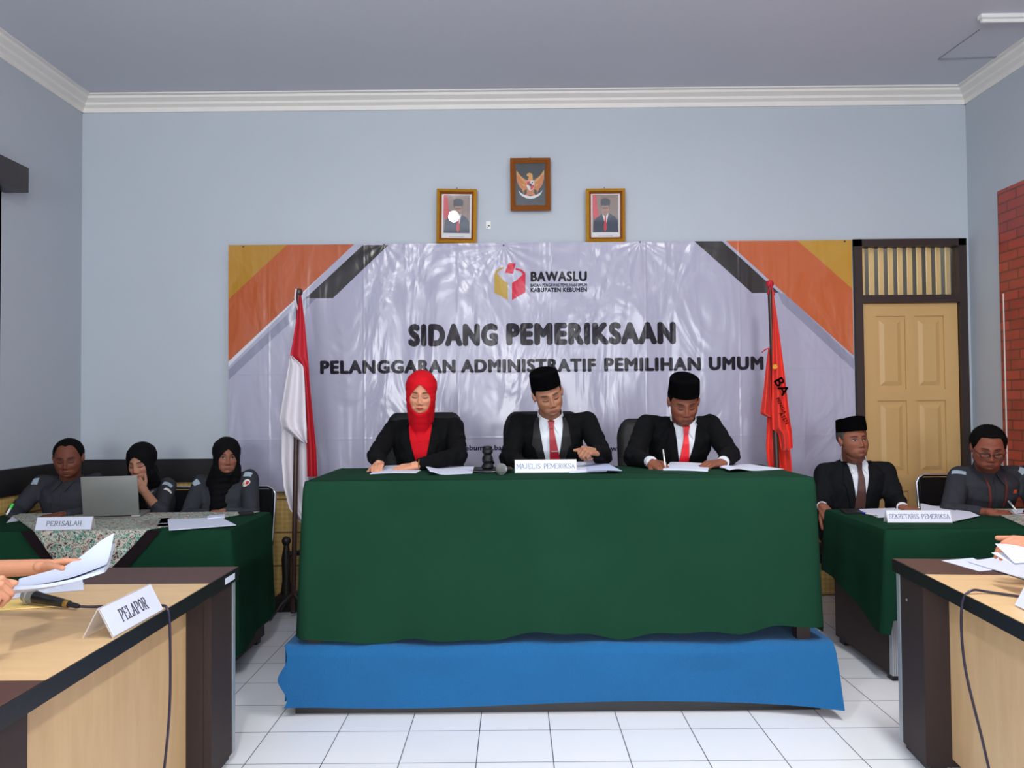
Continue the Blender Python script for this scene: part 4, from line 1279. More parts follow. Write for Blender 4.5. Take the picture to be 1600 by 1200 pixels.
class Torso:
    def __init__(s, pel, neck, SL, SR):
        s.pel, s.neck, s.SL, s.SR = Vector(pel), Vector(neck), Vector(SL), Vector(SR)
        s.right = (s.SR - s.SL).normalized()
        s.up = (s.neck - s.pel).normalized()
        s.fwd = s.right.cross(s.up) * -1   # toward the camera
        if s.fwd.y > 0: s.fwd = -s.fwd
        s.fwd.normalize()

    def loft(s, mb, secs, n=36, pw=2.6):
        """secs: (t along spine, half width, half depth, forward shift)"""
        L = (s.neck - s.pel).length
        vs = []
        for t_, hw, hd, sh in secs:
            c = s.pel + s.up * L * t_ + s.fwd * sh
            for k in range(n):
                a = 2 * math.pi * k / n; ca, sa = math.cos(a), math.sin(a)
                ex = math.copysign(abs(ca) ** (2 / pw), ca); ey = math.copysign(abs(sa) ** (2 / pw), sa)
                vs.append(c + s.right * ex * hw + s.fwd * ey * hd)
        fs = []
        for i in range(len(secs) - 1):
            for k in range(n):
                k2 = (k + 1) % n
                fs.append((i * n + k, i * n + k2, (i + 1) * n + k2, (i + 1) * n + k))
        fs.append(tuple(range(n))[::-1]); fs.append(tuple((len(secs) - 1) * n + k for k in range(n)))
        mb.add(vs, fs)


def patch(bvh, T, rows, off, thick, nu=10, drop=0.0):
    """cloth panel laid on the garment: rows (b, a0, a1) with b measured down from the neck"""
    bs = [r[0] for r in rows]
    nv = max(12, int((bs[-1] - bs[0]) / .008))
    def P_(u, v, o_):
        b = bs[0] + (bs[-1] - bs[0]) * v
        a0 = float(np.interp(b, bs, [r[1] for r in rows])); a1 = float(np.interp(b, bs, [r[2] for r in rows]))
        a = a0 + (a1 - a0) * u
        o = T.neck + T.right * a - T.up * b + T.fwd * .6
        h = bvh.ray_cast(o, -T.fwd)
        p = h[0] if h[0] is not None else T.neck + T.right * a - T.up * b + T.fwd * .08
        return p + T.fwd * o_
    mb = MB()
    A = MB().grid(lambda u, v: P_(u, v, off), nu, nv); B_ = MB().grid(lambda u, v: P_(u, v, off - thick), nu, nv)
    n1 = len(A.v); mb.add(A.v + B_.v, A.f + [tuple(k + n1 for k in f[::-1]) for f in B_.f])
    idx = lambda i, j: j * (nu + 1) + i
    fs = []
    for i in range(nu): fs += [(idx(i, 0), n1 + idx(i, 0), n1 + idx(i + 1, 0), idx(i + 1, 0)), (idx(i, nv), idx(i + 1, nv), n1 + idx(i + 1, nv), n1 + idx(i, nv))]
    for j in range(nv): fs += [(idx(0, j), idx(0, j + 1), n1 + idx(0, j + 1), n1 + idx(0, j)), (idx(nu, j), n1 + idx(nu, j), n1 + idx(nu, j + 1), idx(nu, j + 1))]
    mb.f += fs; mb.m += [0] * len(fs)
    return mb


def badge(bvh, px, py, w_, h_, ang, name, m, par, off=.002, shape='rect', Yn=2.0, extra=None):
    """small sewn-on patch: centre at photo pixel, laid on the sleeve that the ray from the camera meets"""
    d = (at(px, py, 5) - CAM).normalized()
    hit = bvh.ray_cast(CAM, d)
    if hit[0] is None: return None
    c, nrm = hit[0], hit[1]
    if nrm.dot(d) > 0: nrm = -nrm
    u = Vector((1, 0, 0)); u = (u - nrm * u.dot(nrm)).normalized(); v = nrm.cross(u)
    if v.z < 0: v = -v
    u, v = u * math.cos(ang * D2R) + v * math.sin(ang * D2R), v * math.cos(ang * D2R) - u * math.sin(ang * D2R)
    def Q(a, b, o_):
        p = c + u * a + v * b
        h = bvh.ray_cast(p + nrm * .08, -nrm, .16)
        return (h[0] if h[0] is not None else p) + nrm * o_
    def fn(uu, vv, o_):
        a, b = (uu - .5) * 2, (vv - .5) * 2
        if shape == 'oval':
            k = max(abs(a), abs(b)); l_ = math.hypot(a, b) or 1
            a, b = a / l_ * k, b / l_ * k
        if shape == 'arc': b += .35 * (1 - a * a)
        if extra: a, b = a + extra[0], b + extra[1]
        return Q(a * w_ / 2, b * h_ / 2, o_)
    mb = MB(); n_ = 6
    A = MB().grid(lambda a, b: fn(a, b, off), n_, n_); B_ = MB().grid(lambda a, b: fn(a, b, off - .003), n_, n_)
    mb.add(A.v, A.f); mb.add(B_.v, [q[::-1] for q in B_.f])
    return mb.build(name, m, par)


def person(label, head, hrot, neck, SL, SR, EL, ER, WL, WR, handL, handR, pel, f, outfit, z_floor, leg_dir=(0, -1, 0)):
    """joints are world points; L and R are left and right as seen in the photo"""
    SL, SR, neck = Vector(SL) + Vector((0, 0, -.012)), Vector(SR) + Vector((0, 0, -.012)), Vector(neck) + Vector((0, 0, .036))
    head = Vector(head); HR = head_rot(*hrot); HM = Matrix.Translation(head) @ HR.to_4x4() @ Matrix.Diagonal(Vector((1.01, 1.0, .95, 1.0))) @ Matrix.Scale(f.get('scale', 1.0), 4)
    T = Torso(pel, neck, SL, SR)
    t = thing('person', label, 'person', (T.pel.x, T.pel.y, z_floor))
    SL, SR, EL, ER, WL, WR = map(Vector, (SL, SR, EL, ER, WL, WR))
    # ---- body: head, neck, trunk core, arms and hands as one surface
    mb = MB()
    hv, hf = head_geo(f)
    mb.add([HM @ Vector(p) for p in hv], hf)
    for s in (-1, 1) if not f.get('hijab') else ():   # ears
        E = MB().ellipsoid((s * .077, .008, -.004), (.008, .019, .031), Matrix.Rotation(s * 18 * D2R, 3, 'Z'))
        E.ellipsoid((s * .081, .012, .008), (.007, .017, .020), Matrix.Rotation(s * 25 * D2R, 3, 'Z'))
        E.capsule((s * .070, .004, -.01), (s * .078, .006, -.006), .016, .012)
        mb.add([HM @ p for p in E.v], E.f)
    nb = HM @ Vector((0, .030, -.055)); nf = HM @ Vector((0, .005, -.09))
    nr = f.get('neck', .053)
    mb.capsule(nb, T.neck + T.up * -.03 - T.fwd * .0, nr, nr * 1.08, 20)
    mb.capsule(nf, T.neck + T.fwd * .012, nr * .85, nr, 20)
    T.loft(mb, [(0, .13, .09, 0), (.4, .11, .075, 0), (.75, .14, .085, 0), (.93, .10, .055, 0), (1.0, .05, .045, 0)], 24, 2.2)
    for S, E, W_ in ((SL, EL, WL), (SR, ER, WR)):
        mb.capsule(T.neck - T.up * .05 + (S - T.neck) * .4, S, .04, .042)
        mb.capsule(S, E, .036, .029); mb.capsule(E, W_, .029 if outfit.get('cuff') else .033, .024)
    for W_, h in ((WL, handL), (WR, handR)):
        if h: hand_geo(mb, W_, **h)
    v, fs = remesh(mb, f.get('voxel', .0028), 2, .5)
    Hi = np.array(HM.inverted()); loc = v @ Hi[:3, :3].T + Hi[:3, 3]
    colr = face_color(loc, f)
    body = arr_build('body', v, fs, skin_mat('skin', f['skin']), t, colr)
    # ---- legs: trousers and shoes
    fw = Vector(leg_dir).normalized(); side = Vector((-fw.y, fw.x, 0)) * -1
    tr = MB(); hip = T.pel
    tr.ellipsoid(hip + Vector((0, .02, -.01)), (.165, .125, .10))
    for s in (-1, 1):
        h0 = hip + side * s * .085 + Vector((0, 0, -.02)); kn = h0 + fw * .40 + side * s * .05 + Vector((0, 0, .01)); an = Vector((kn.x, kn.y, z_floor + .09)) + fw * .04
        tr.capsule(h0, kn, .085, .062); tr.capsule(kn, an, .060, .046)
        sh = MB()
        sh.capsule(an + Vector((0, 0, -.055)) - fw * .03, an + fw * .15 + Vector((0, 0, -.062)), .036, .026).capsule(an + Vector((0, 0, -.03)), an + Vector((0, 0, -.06)), .038, .036)
        sh.build('shoe', M['leather'], t)
    tv, tf = remesh(tr, .012, 4); arr_build('trousers', tv, tf, M['trousers'], t)
    # ---- jacket / shirt
    k = outfit.get('k', 1.0)
    g = MB()
    GS = [(-.06, .165 * k, .125 * k, 0), (.12, .160 * k, .122 * k, .0), (.40, .152 * k, .122 * k, .008), (.68, .175 * k, .130 * k, .012), (.84, .172 * k, .115 * k, .006), (.93, .120 * k, .082 * k, 0), (.985, .068, .064, 0), (1.02, .060, .058, 0)]
    T.loft(g, GS, 40, 2.4)
    sr = outfit.get('sr', .052)
    for S, E, W_, h in ((SL, EL, WL, handL), (SR, ER, WR, handR)):
        n0 = T.neck - T.up * .055 + (S - T.neck).normalized() * .05
        g.capsule(n0, S, .048, sr * 1.06)
        g.capsule(T.neck - T.up * .042 + (S - T.neck).normalized() * .035, S + T.up * .004, .050, sr * .98)
        g.capsule(S, E, sr * 1.12, sr * .98)
        mid = S.lerp(E, .5)
        g.capsule(S - T.up * .06 + (T.neck - S) * .3, S, .075, sr)
        end = outfit.get('sleeve', {}).get('L' if W_ is WL else 'R', .93)
        g.capsule(E, E + Vector((0, .012, -.006)), sr * 1.06, sr * 1.0)
        We = E.lerp(W_, end)
        g.capsule(E, We, sr * .96, outfit.get('cr', .037))
    if outfit.get('bust'):
        for s in (-1, 1): g.ellipsoid(T.neck - T.up * .20 + T.right * s * .075 + T.fwd * .085, (.068, .060, .065))
    gv, gf = remesh(g, .0075, 6, .5)
    g2 = MB(); T.loft(g2, GS, 40, 2.4)
    for S in (SL, SR): g2.capsule(T.neck - T.up * .042 + (S - T.neck).normalized() * .035, S + T.up * .004, .050, sr * .98); g2.capsule(T.neck - T.up * .055 + (S - T.neck).normalized() * .05, S, .048, sr * 1.06)
    if outfit.get('bust'):
        for s in (-1, 1): g2.ellipsoid(T.neck - T.up * .20 + T.right * s * .075 + T.fwd * .085, (.068, .060, .065))
    v2, f2 = remesh(g2, .0075, 6, .5)
    bvT = T.bvt = BVHTree.FromPolygons([Vector(p) for p in v2], f2)
    # cloth folds: broad dents, stronger at the elbows
    nrm_c = T.neck - T.up * .25
    q = gv * 1.0
    fold = np.sin(q[:, 2] * 62 + 9 * np.sin(q[:, 0] * 11) + 4 * np.sin(q[:, 1] * 17)) * .0022
    for E in (EL, ER):
        dd = np.linalg.norm(gv - np.array(E), axis=1)
        fold += np.sin(q[:, 2] * 120 + q[:, 0] * 60 + 3 * np.sin(q[:, 1] * 40)) * .0040 * np.exp(-(dd / .09) ** 2)
    ctr = np.array(nrm_c); dirn = gv - ctr; dirn /= np.maximum(np.linalg.norm(dirn, axis=1, keepdims=True), 1e-6)
    gv = gv + dirn * fold[:, None]
    gm_ = M[outfit['mat']]
    gar = arr_build(outfit.get('name', 'jacket'), gv, gf, gm_, t)
    bvh = BVHTree.FromPolygons([Vector(p) for p in gv], gf)
    # cuffs
    if outfit.get('cuff'):
        for nm_, E, W_, hd_ in (('L', EL, WL, handL), ('R', ER, WR, handR)):
            if not hd_ or nm_ in outfit.get('nocuff', ''): continue
            dr = (W_ - E).normalized(); end = outfit.get('sleeve', {}).get(nm_, .93); c0 = E.lerp(W_, end); cr = outfit.get('cr', .037)
            MB().tube([c0 - dr * .010, c0 + dr * (cr * .7), c0 + dr * (cr * .8 + .014), c0 + dr * (cr * .8 + .015), c0 + dr * (cr * .8 + .006)], [cr * .80, cr * .84, cr * .86, cr * .78, cr * .70], 24).build('shirt_cuff', M['shirt'], t)
    V = outfit.get('V', 0)
    if V:
        m = M[outfit.get('Vmat', 'shirt')]; w0 = outfit.get('Vw', .058); sh = outfit.get('Vshift', 0)
        off0 = outfit.get('Voff', .004)
        patch(bvT, T, [(.0, -w0 * .9 + sh, w0 * .9 + sh), (.03, -w0 + sh, w0 + sh), (V * .5, -w0 * .62 + sh, w0 * .62 + sh), (V, -.004 + sh, .004 + sh)], off0, .004, 14).build('shirt_front', m, t)
        for s in (-1, 1):
            e = lambda b: s * float(np.interp(b, [-.02, .03, V * .5, V], [w0 * .95, w0 * .93, w0 * .56, -.004])) + sh
            rows = [(.0, e(.0), e(.0) + s * .010), (.03, e(.03), e(.03) + s * .030), (V * .33, e(V * .33), e(V * .33) + s * .062), (V * .36, e(V * .36), e(V * .36) + s * .046), (V * .7, e(V * .7), e(V * .7) + s * .036), (V + .01, e(V), e(V) + s * .012)]
            rows = [(b, min(a0, a1), max(a0, a1)) for b, a0, a1 in rows]
            patch(bvT, T, rows, off0 + .007, .006, 8).build('lapel', M[outfit.get('lapel', outfit['mat'])], t)
    def collar(m, r0=.060, hgt=.034, open_=22, lift=0):
        cb = MB()
        for s in (-1, 1):
            rows = [(-.006, s * .018, s * .060), (.012, s * .006, s * .064), (.040, s * .022, s * .050), (.062, s * .040, s * .043)]
            pt = patch(bvT, T, [(b, min(a0, a1), max(a0, a1)) for b, a0, a1 in rows], outfit.get('Voff', .004) + .011, .008, 8)
            cb.add(pt.v, pt.f)
        axis_up = (nb - T.neck).normalized().lerp(T.up, .5).normalized(); rt = T.right; fw_ = rt.cross(axis_up); fw_ = fw_ if fw_.dot(T.fwd) > 0 else -fw_
        def fn(u, v):
            a = (90 + open_ + (360 - 2 * open_) * u) * D2R
            rr = r0 * (1.06 - .08 * v); c = T.neck - axis_up * (.012 - lift) + axis_up * hgt * v * (1 - .25 * math.sin(a))
            return c + rt * math.cos(a) * rr * 1.02 + fw_ * math.sin(a) * rr * .98
        cb.grid(fn, 40, 4, thick=.003)
        # turned-down points
        for s in (-1, 1):
            def fp(u, v, s=s):
                a = (90 - s * (open_ - 16 + 58 * u)) * D2R
                top = T.neck - axis_up * (.012 - lift) + axis_up * hgt * (1 - .25 * math.sin(a)) + rt * math.cos(a) * r0 * 1.03 + fw_ * math.sin(a) * r0 * 1.0
                ln = .052 * (1 - .55 * u)
                return top - axis_up * ln * v + (rt * math.cos(a) * .014 + fw_ * math.sin(a) * .018) * v + rt * s * (.014 * v * (1 - u))
            pass
        return cb
    if outfit.get('collar'):
        collar(M[outfit['collar']], outfit.get('colr', nr * 1.20), outfit.get('colh', .034)).build('collar', M[outfit['collar']], t)
    if outfit.get('tie'):
        L_ = outfit.get('tiel', V - .0); sh = outfit.get('Vshift', 0); tx = outfit.get('tiex', 0)
        kx = T.neck + T.right * sh
        patch(bvT, T, [(.004, -.019 + sh, .019 + sh), (.036, -.011 + sh, .011 + sh)], outfit.get('Voff', .004) + .026, .016, 6).build('tie_knot', M[outfit['tie']], t)
        patch(bvT, T, [(.030, -.011 + sh, .011 + sh), (.10, -.019 + sh + tx * .2, .019 + sh + tx * .2), (.22, -.030 + sh + tx * .6, .030 + sh + tx * .6), (L_, -.030 + sh + tx, .030 + sh + tx), (L_ + .03, -.002 + sh + tx, .002 + sh + tx)], outfit.get('Voff', .004) + .017, .006, 6).build('tie', M[outfit['tie']], t)
        if outfit.get('clip'):
            patch(bvT, T, [(.150, -.016 + tx * .4, .026 + tx * .4), (.155, -.016 + tx * .4, .026 + tx * .4)], .027, .004, 4).build('tie_clip', M['silver'], t)
    if outfit.get('placket'):
        patch(bvT, T, [(.04, -.014, .014), (.42, -.014, .014)], .003, .004, 4).build('placket', gm_, t)
        for s in (-1, 1):
            patch(bvT, T, [(.13, s * .085 - .045, s * .085 + .045), (.25, s * .085 - .043, s * .085 + .043)], .003, .004, 8).build('chest_pocket', gm_, t)
            patch(bvT, T, [(.125, s * .085 - .047, s * .085 + .047), (.158, s * .085 - .047, s * .085 + .047)], .007, .004, 8).build('pocket_flap', gm_, t)
    if outfit.get('lanyard'):
        for s in (-1, 1):
            patch(bvT, T, [(.0, s * .058 - .007, s * .058 + .007), (.33, s * .026 - .007, s * .026 + .007)], .010, .003, 2).build('lanyard', M['lanyard'], t)
    # ---- head wear and hair
    if f.get('hair'):
        hr = f['hair']; R_ = star_radius(SD, head_ells(f.get('fw', 1), f.get('jaw', 1)))
        az = np.abs(np.degrees(np.arctan2(SD[:, 0], -SD[:, 1])))
        line = np.interp(az, [0, 28, 48, 62, 78, 95, 105, 120, 180], hr.get('line', [.094, .090, .076, .044, .004, .012, .0, -.05, -.075]))
        base = SD * R_[:, None]
        h_ = base[:, 2] - line
        mk = np.clip(h_ / .010 + .5, 0, 1); mk = mk * mk * (3 - 2 * mk)
        thk = hr.get('t', .010) * (1 + .25 * np.sin(SD[:, 0] * 40) * np.sin(SD[:, 1] * 31)) * np.clip(.45 + h_ / .06, .45, 1)
        vv = SD * (R_ + np.where(mk > 0, -.022 + mk * (.022 + thk), -.022))[:, None]
        HMn = np.array(HM); vw = vv @ HMn[:3, :3].T + HMn[:3, 3]
        arr_build('hair', vw, SF, M[hr.get('mat', 'hair')], t)
    if f.get('songkok'):
        sk = f['songkok']; n_ = 56; rings = []
        rx, ry, h_ = sk.get('rx', .0835), sk.get('ry', .104), sk.get('h', .092)
        for (kz, kr) in ((-.004, .90), (0, 1.0), (.008, 1.004), (h_ * .5, .985), (h_ - .008, .955), (h_ - .002, .945), (h_, .925), (h_ + .003, .75), (h_ + .0, .4), (h_ - .004, .06)):
            ring = []
            for q in range(n_):
                a = 2 * math.pi * q / n_; cx_, sy_ = math.cos(a), math.sin(a)
                x_ = rx * kr * math.copysign(abs(cx_) ** .92, cx_); y_ = ry * kr * sy_ + .010
                top = .010 * abs(sy_) ** 2 * (kz / h_)   # slightly raised front and back
                ring.append(HM @ Vector((x_, y_ , sk.get('z', .052) + kz + top + .010 * (y_ / ry) * -.6)))
            rings.append(ring)
        vs = [p for r_ in rings for p in r_]; fs_ = [(i * n_ + q, i * n_ + (q + 1) % n_, (i + 1) * n_ + (q + 1) % n_, (i + 1) * n_ + q) for i in range(len(rings) - 1) for q in range(n_)]
        fs_.append(tuple(range(n_))[::-1]); fs_.append(tuple((len(rings) - 1) * n_ + q for q in range(n_)))
        so = MB().add(vs, fs_).build('songkok', M['songkok'], t, angle=48)
    if f.get('hijab'):
        hj = f['hijab']; hb = MB()
        R_ = star_radius(SD, [((0, .020, .036), (.082, .100, .090)), ((0, -.016, -.030), (.076, .066, .096)), ((0, -.022, -.085), (.060, .055, .05))], 14)
        az = SD
        vv = SD * (R_ + .010 + .0015 * np.sin(SD[:, 2] * 22 + 3 * SD[:, 0]))[:, None]
        hb.add([HM @ Vector(p) for p in vv], SF)
        c0 = HM @ Vector((0, .02, -.08))
        hb.capsule(c0, T.neck - T.up * .02, .072 if hj.get('slim') else .078, .062 if hj.get('slim') else .085, 24)
        hb.capsule(HM @ Vector((0, -.045, -.105)), T.neck + T.fwd * .075 - T.up * .03, .047, .055, 20)
        for s in (-1, 1) if not hj.get('slim') else ():
            hb.capsule(HM @ Vector((s * .045, -.02, -.08)), T.neck + T.right * s * .055 + T.fwd * .035 - T.up * .02, .048, .055, 20)
            hb.capsule(T.neck + T.right * s * .02, T.neck + T.right * s * hj.get('cape', .08) - T.up * .055, .065, .045, 20)
        if hj.get('slim'):
            for s in (-1, 1):
                hb.capsule(HM @ Vector((s * .036, -.012, -.07)), T.neck + T.right * s * .022 + T.fwd * .045 - T.up * .03, .047, .046, 20)
        if hj.get('bib'):
            for b0, b1, a0, a1, r0, r1 in hj['bib']:
                o0 = T.neck - T.up * b0 + T.right * a0; o1 = T.neck - T.up * b1 + T.right * a1
                fo = lambda p: p + T.fwd * (((bvT.ray_cast(p + T.fwd * .6, -T.fwd)[0] or p) - p).dot(T.fwd))
                q0, q1 = fo(o0), fo(o1)
                hb.capsule(q0 - T.fwd * (r0 * .55), q1 - T.fwd * (r1 * .55), r0, r1, 20)
        hv_, hf_ = remesh(hb, .005, 7, .5)
        Hi = np.array(HM.inverted()); lc = hv_ @ Hi[:3, :3].T + Hi[:3, 3]
        ow, oz0, oz1 = hj.get('ow', .056), hj.get('bot', -.112), hj.get('top', .062)
        zc_ = (oz0 + oz1) / 2; hh_ = (oz1 - oz0) / 2
        zz_ = (lc[:, 2] - zc_) / hh_
        wloc = ow * (1 - hj.get('peak', .25) * np.clip(zz_, 0, 1) ** 1.5)
        r_ = np.sqrt((lc[:, 0] / wloc) ** 2 + np.abs(zz_) ** 2.3)
        m_ = np.clip((1.03 - r_) / .10, 0, 1) * (lc[:, 1] < .0)
        m_ = m_ * m_ * (3 - 2 * m_)
        lc2 = lc.copy(); lc2[:, 1] += .050 * m_
        # soft gathers round the neck
        gth = np.sin((lc[:, 2]) * 150 + 30 * np.abs(lc[:, 0])) * .0022 * (lc[:, 2] < -.115) * (lc[:, 1] < 0) * (.3 if hj.get('slim') else 1)
        lc2[:, 1] -= gth
        Hn = np.array(HM); hw_ = lc2 @ Hn[:3, :3].T + Hn[:3, 3]
        arr_build('hijab', hw_, hf_, M[hj['mat']], t)
    if f.get('glasses'):
        gl = MB()
        for s in (-1, 1):
            pts = []
            for q in range(25):
                a = 2 * math.pi * q / 24
                pts.append(HM @ Vector((s * .033 + .0235 * math.copysign(abs(math.cos(a)) ** .8, math.cos(a)), -.104 + .10 * abs(s * .033 + .0235 * math.cos(a)) ** 1.0 * .35, -.006 + .0150 * math.sin(a))))
            gl.tube(pts, .0026, 6)
            gl.tube([HM @ Vector((s * .056, -.100, 0)), HM @ Vector((s * .074, -.07, .002)), HM @ Vector((s * .080, .01, .004))], .0018, 6)
        gl.tube([HM @ Vector((-.010, -.106, -.004)), HM @ Vector((0, -.108, -.002)), HM @ Vector((.010, -.106, -.004))], .0016, 6)
        gl.build('glasses', M['plastic'], t)
    return t, bvh, T


def H(d, n, thumb, **k):
    return dict(d=d, nrm=n, thumb=thumb, **k)
# ------------------------------------------------------------ the five panel members and clerks, then the others
# 1 woman in red hijab
t, bv, T = person('woman in bright red hijab and black blazer reading papers at the long table',
    head=at(658, 614, 4.43), hrot=(2, 16, 2), neck=at(659, 662, 4.54), SL=at(614, 668, 4.58), SR=at(710, 664, 4.58),
    EL=at(588, 712, 4.36), ER=at(716, 712, 4.36), WL=at(592, 724, 4.16), WR=at(652, 727, 4.14),
    handL=H((.05, -1, -.16), (-.2, .0, 1), 1, curl=(18, 32, 25), sc=.90, spread=4),
    handR=H((-.95, -.25, -.12), (0, -.25, 1), 1, curl=(10, 18, 12), sc=.90, spread=3),
    pel=(-.53, 4.70, .86), f=dict(skin=(200, 140, 112), fem=1, lips=(176, 44, 50), scale=.97, fw=1.04, neck=.048, hijab=dict(mat='redhijab', ow=.057, top=.072, bot=-.106, peak=.62, cape=.0, slim=1, bib=[(.02, .10, 0, 0, .058, .050)])),
    outfit=dict(mat='suit', cr=.036, bust=1, V=.32, Vmat='redhijab', Vw=.070, Voff=.022, sleeve={'L': .95, 'R': .93}), z_floor=.306)
MB().tube([Vector(at(655, 726, 4.14)) + Vector((0, math.cos(a) * .026, math.sin(a) * .026)) for a in np.linspace(0, 6.283, 17)], .003, 6).build('bracelet', M['brass'], t)
# 2 man in the middle
t, bv, T = person('man in black songkok and dark red tie behind the MAJELIS PEMERIKSA sign',
    head=at(856, 616, 4.42), hrot=(10, 20, -15), neck=at(860, 658, 4.54), SL=at(811, 658, 4.58), SR=at(917, 656, 4.58),
    EL=at(796, 716, 4.40), ER=at(941, 712, 4.36), WL=at(824, 732, 4.18), WR=at(934, 706, 4.15),
    handL=H((.8, -.5, -.1), (0, 0, 1), -1, curl=(20, 30, 20)),
    handR=H((-.72, -.62, .12), (.25, -.35, .9), 1, curl=(72, 80, 50), tcurl=55, spread=1),
    pel=(.215, 4.72, .86), f=dict(skin=(160, 112, 88), lips=(146, 86, 78), neck=.056, beard=.12, songkok=dict(h=.078, z=.056), hair=dict(t=.006, mat='hair')),
    outfit=dict(mat='suit', lapel='satin', cuff=1, V=.40, Vw=.072, Vshift=.0, tie='darkredtie', tiel=.38, tiex=.03, clip=1, collar='shirt', k=1.04, sr=.056, nocuff='R', sleeve={'L': .93, 'R': 1.0}), z_floor=.306)
# 3 man writing
t, bv, T = person('man in black songkok and bright red tie writing at the long table',
    head=at(1068, 628, 4.34), hrot=(0, 26, -1), neck=at(1068, 664, 4.50), SL=at(1010, 660, 4.56), SR=at(1110, 660, 4.56),
    EL=at(990, 714, 4.32), ER=at(1140, 710, 4.34), WL=at(1016, 722, 4.14), WR=at(1130, 722, 4.12),
    handL=H((.55, -.8, -.2), (-.25, -.25, .9), 1, curl=(38, 45, 30), tcurl=35, spread=2),
    handR=H((-.92, -.35, -.10), (0, -.2, 1), 1, curl=(22, 30, 22)),
    pel=(.93, 4.72, .86), f=dict(skin=(122, 74, 56), lips=(116, 66, 58), neck=.056, fw=1.03, songkok=dict(h=.086, z=.054), hair=dict(t=.006)),
    outfit=dict(mat='suit', cuff=1, V=.32, Vw=.062, tie='redtie', tiel=.26, collar='shirt', k=1.02, sr=.056, sleeve={'L': .86, 'R': .88}), z_floor=.306)
pen = at(1036, 722, 4.05)
# 4 leftmost man in grey uniform
t, bv, T = person('leftmost man, bareheaded in grey uniform shirt, writing with a green pen',
    head=at(107, 716, 4.90), hrot=(17, 12, -2), neck=at(110, 756, 4.98), SL=at(66, 752, 5.02), SR=at(150, 750, 5.00),
    EL=at(26, 800, 4.82), ER=at(160, 800, 4.80), WL=at(18, 812, 4.62), WR=at(92, 806, 4.56),
    handL=H((-.25, -.9, -.15), (-.2, -.1, 1), 1, curl=(35, 45, 30), tcurl=35, spread=2),
    handR=H((-.93, -.3, -.12), (0, -.2, 1), 1, curl=(28, 34, 24)),
    pel=(-2.80, 5.02, .56), f=dict(skin=(106, 62, 48), lips=(104, 58, 52), neck=.058, fw=1.06, nose=1.1, hair=dict(t=.008, line=[.090, .096, .088, .040, .004, .012, .0, -.05, -.075])),
    outfit=dict(mat='uniform', name='uniform_shirt', placket=1, collar='uniform', colh=.028, k=1.0, sleeve={'L': .90, 'R': .80}), z_floor=0)
badge(bv, 55, 752, .035, .055, 10, 'shoulder_patch', M['patch'], t)
badge(bv, 147, 752, .060, .04, 15, 'shoulder_patch', M['patch'], t, shape='arc')
# 5 woman with clasped hands
t, bv, T = person('woman in black hijab and grey uniform with hands clasped before her mouth',
    head=at(221, 722, 4.98), hrot=(-2, 16, -4), neck=at(228, 762, 5.08), SL=at(196, 762, 5.10), SR=at(262, 756, 5.10),
    EL=at(176, 806, 4.86), ER=at(250, 800, 4.84), WL=at(184, 760, 4.80), WR=at(224, 766, 4.78),
    handL=H((.75, -.1, .35), (-.3, -.7, .6), -1, curl=(55, 60, 40), sc=.80, tcurl=30),
    handR=H((-.62, .15, .70), (.3, -.95, .3), 1, curl=(55, 65, 40), sc=.86, tcurl=20),
    pel=(-2.32, 5.10, .56), f=dict(skin=(168, 120, 98), fem=1, lips=(158, 92, 84), scale=.95, neck=.046, hijab=dict(mat='blackhijab', ow=.057, top=.060, bot=-.112, peak=.25, cape=.09, bib=[(.05, .20, 0, 0, .075, .060)])),
    outfit=dict(mat='uniform', name='uniform_shirt', bust=1, k=.95, sr=.050, cr=.036, sleeve={'L': .30, 'R': .30}), z_floor=0)
badge(bv, 262, 757, .060, .030, -5, 'shoulder_patch', M['patch'], t, shape='arc')
badge(bv, 263, 766, .052, .026, -5, 'arm_badge', M['patchw'], t)
MB().tube([Vector(at(234, 771, 4.81)) + Vector((math.cos(a) * .022, math.sin(a) * .022, math.cos(a) * .014)) for a in np.linspace(0, 6.283, 17)], .003, 6).build('bracelet', M['silver'], t)
# 6 woman beside the flag
t, bv, T = person('woman in black hijab and grey uniform looking at the camera beside the flag',
    head=at(354, 713, 5.02), hrot=(26, 4, 2), neck=at(352, 755, 5.08), SL=at(316, 752, 5.10), SR=at(390, 744, 5.10),
    EL=at(294, 806, 4.86), ER=at(392, 806, 4.88), WL=at(322, 805, 4.72), WR=at(352, 800, 4.78),
    handL=H((.95, -.3, -.05), (0, -.3, 1), -1, curl=(50, 60, 40), sc=.88, tcurl=25),
    handR=H((-.95, -.2, -.05), (0, -.2, 1), 1, curl=(40, 50, 30), sc=.88),
    pel=(-1.87, 5.12, .56), f=dict(skin=(132, 86, 68), fem=1, lips=(124, 72, 66), scale=.95, neck=.046, eyes='open', hijab=dict(mat='blackhijab', ow=.054, top=.058, bot=-.112, peak=.55, cape=.10, bib=[(.05, .20, 0, 0, .080, .070), (.18, .27, 0, 0, .070, .05)])),
    outfit=dict(mat='uniform', name='uniform_shirt', bust=1, k=.98, sr=.052, sleeve={'L': .90, 'R': .9}), z_floor=0)
badge(bv, 306, 754, .056, .040, -48, 'shoulder_patch', M['patch'], t)
badge(bv, 387, 741, .052, .036, -8, 'shoulder_patch', M['patch'], t)
badge(bv, 384.5, 754.5, .050, .058, 0, 'arm_badge', M['patchw'], t, shape='oval')
badge(bv, 386.5, 755, .020, .026, 0, 'badge_mark', M['logored'], t, off=.004)
badge(bv, 381.5, 757, .012, .018, 0, 'badge_mark', M['logogold'], t, off=.004)
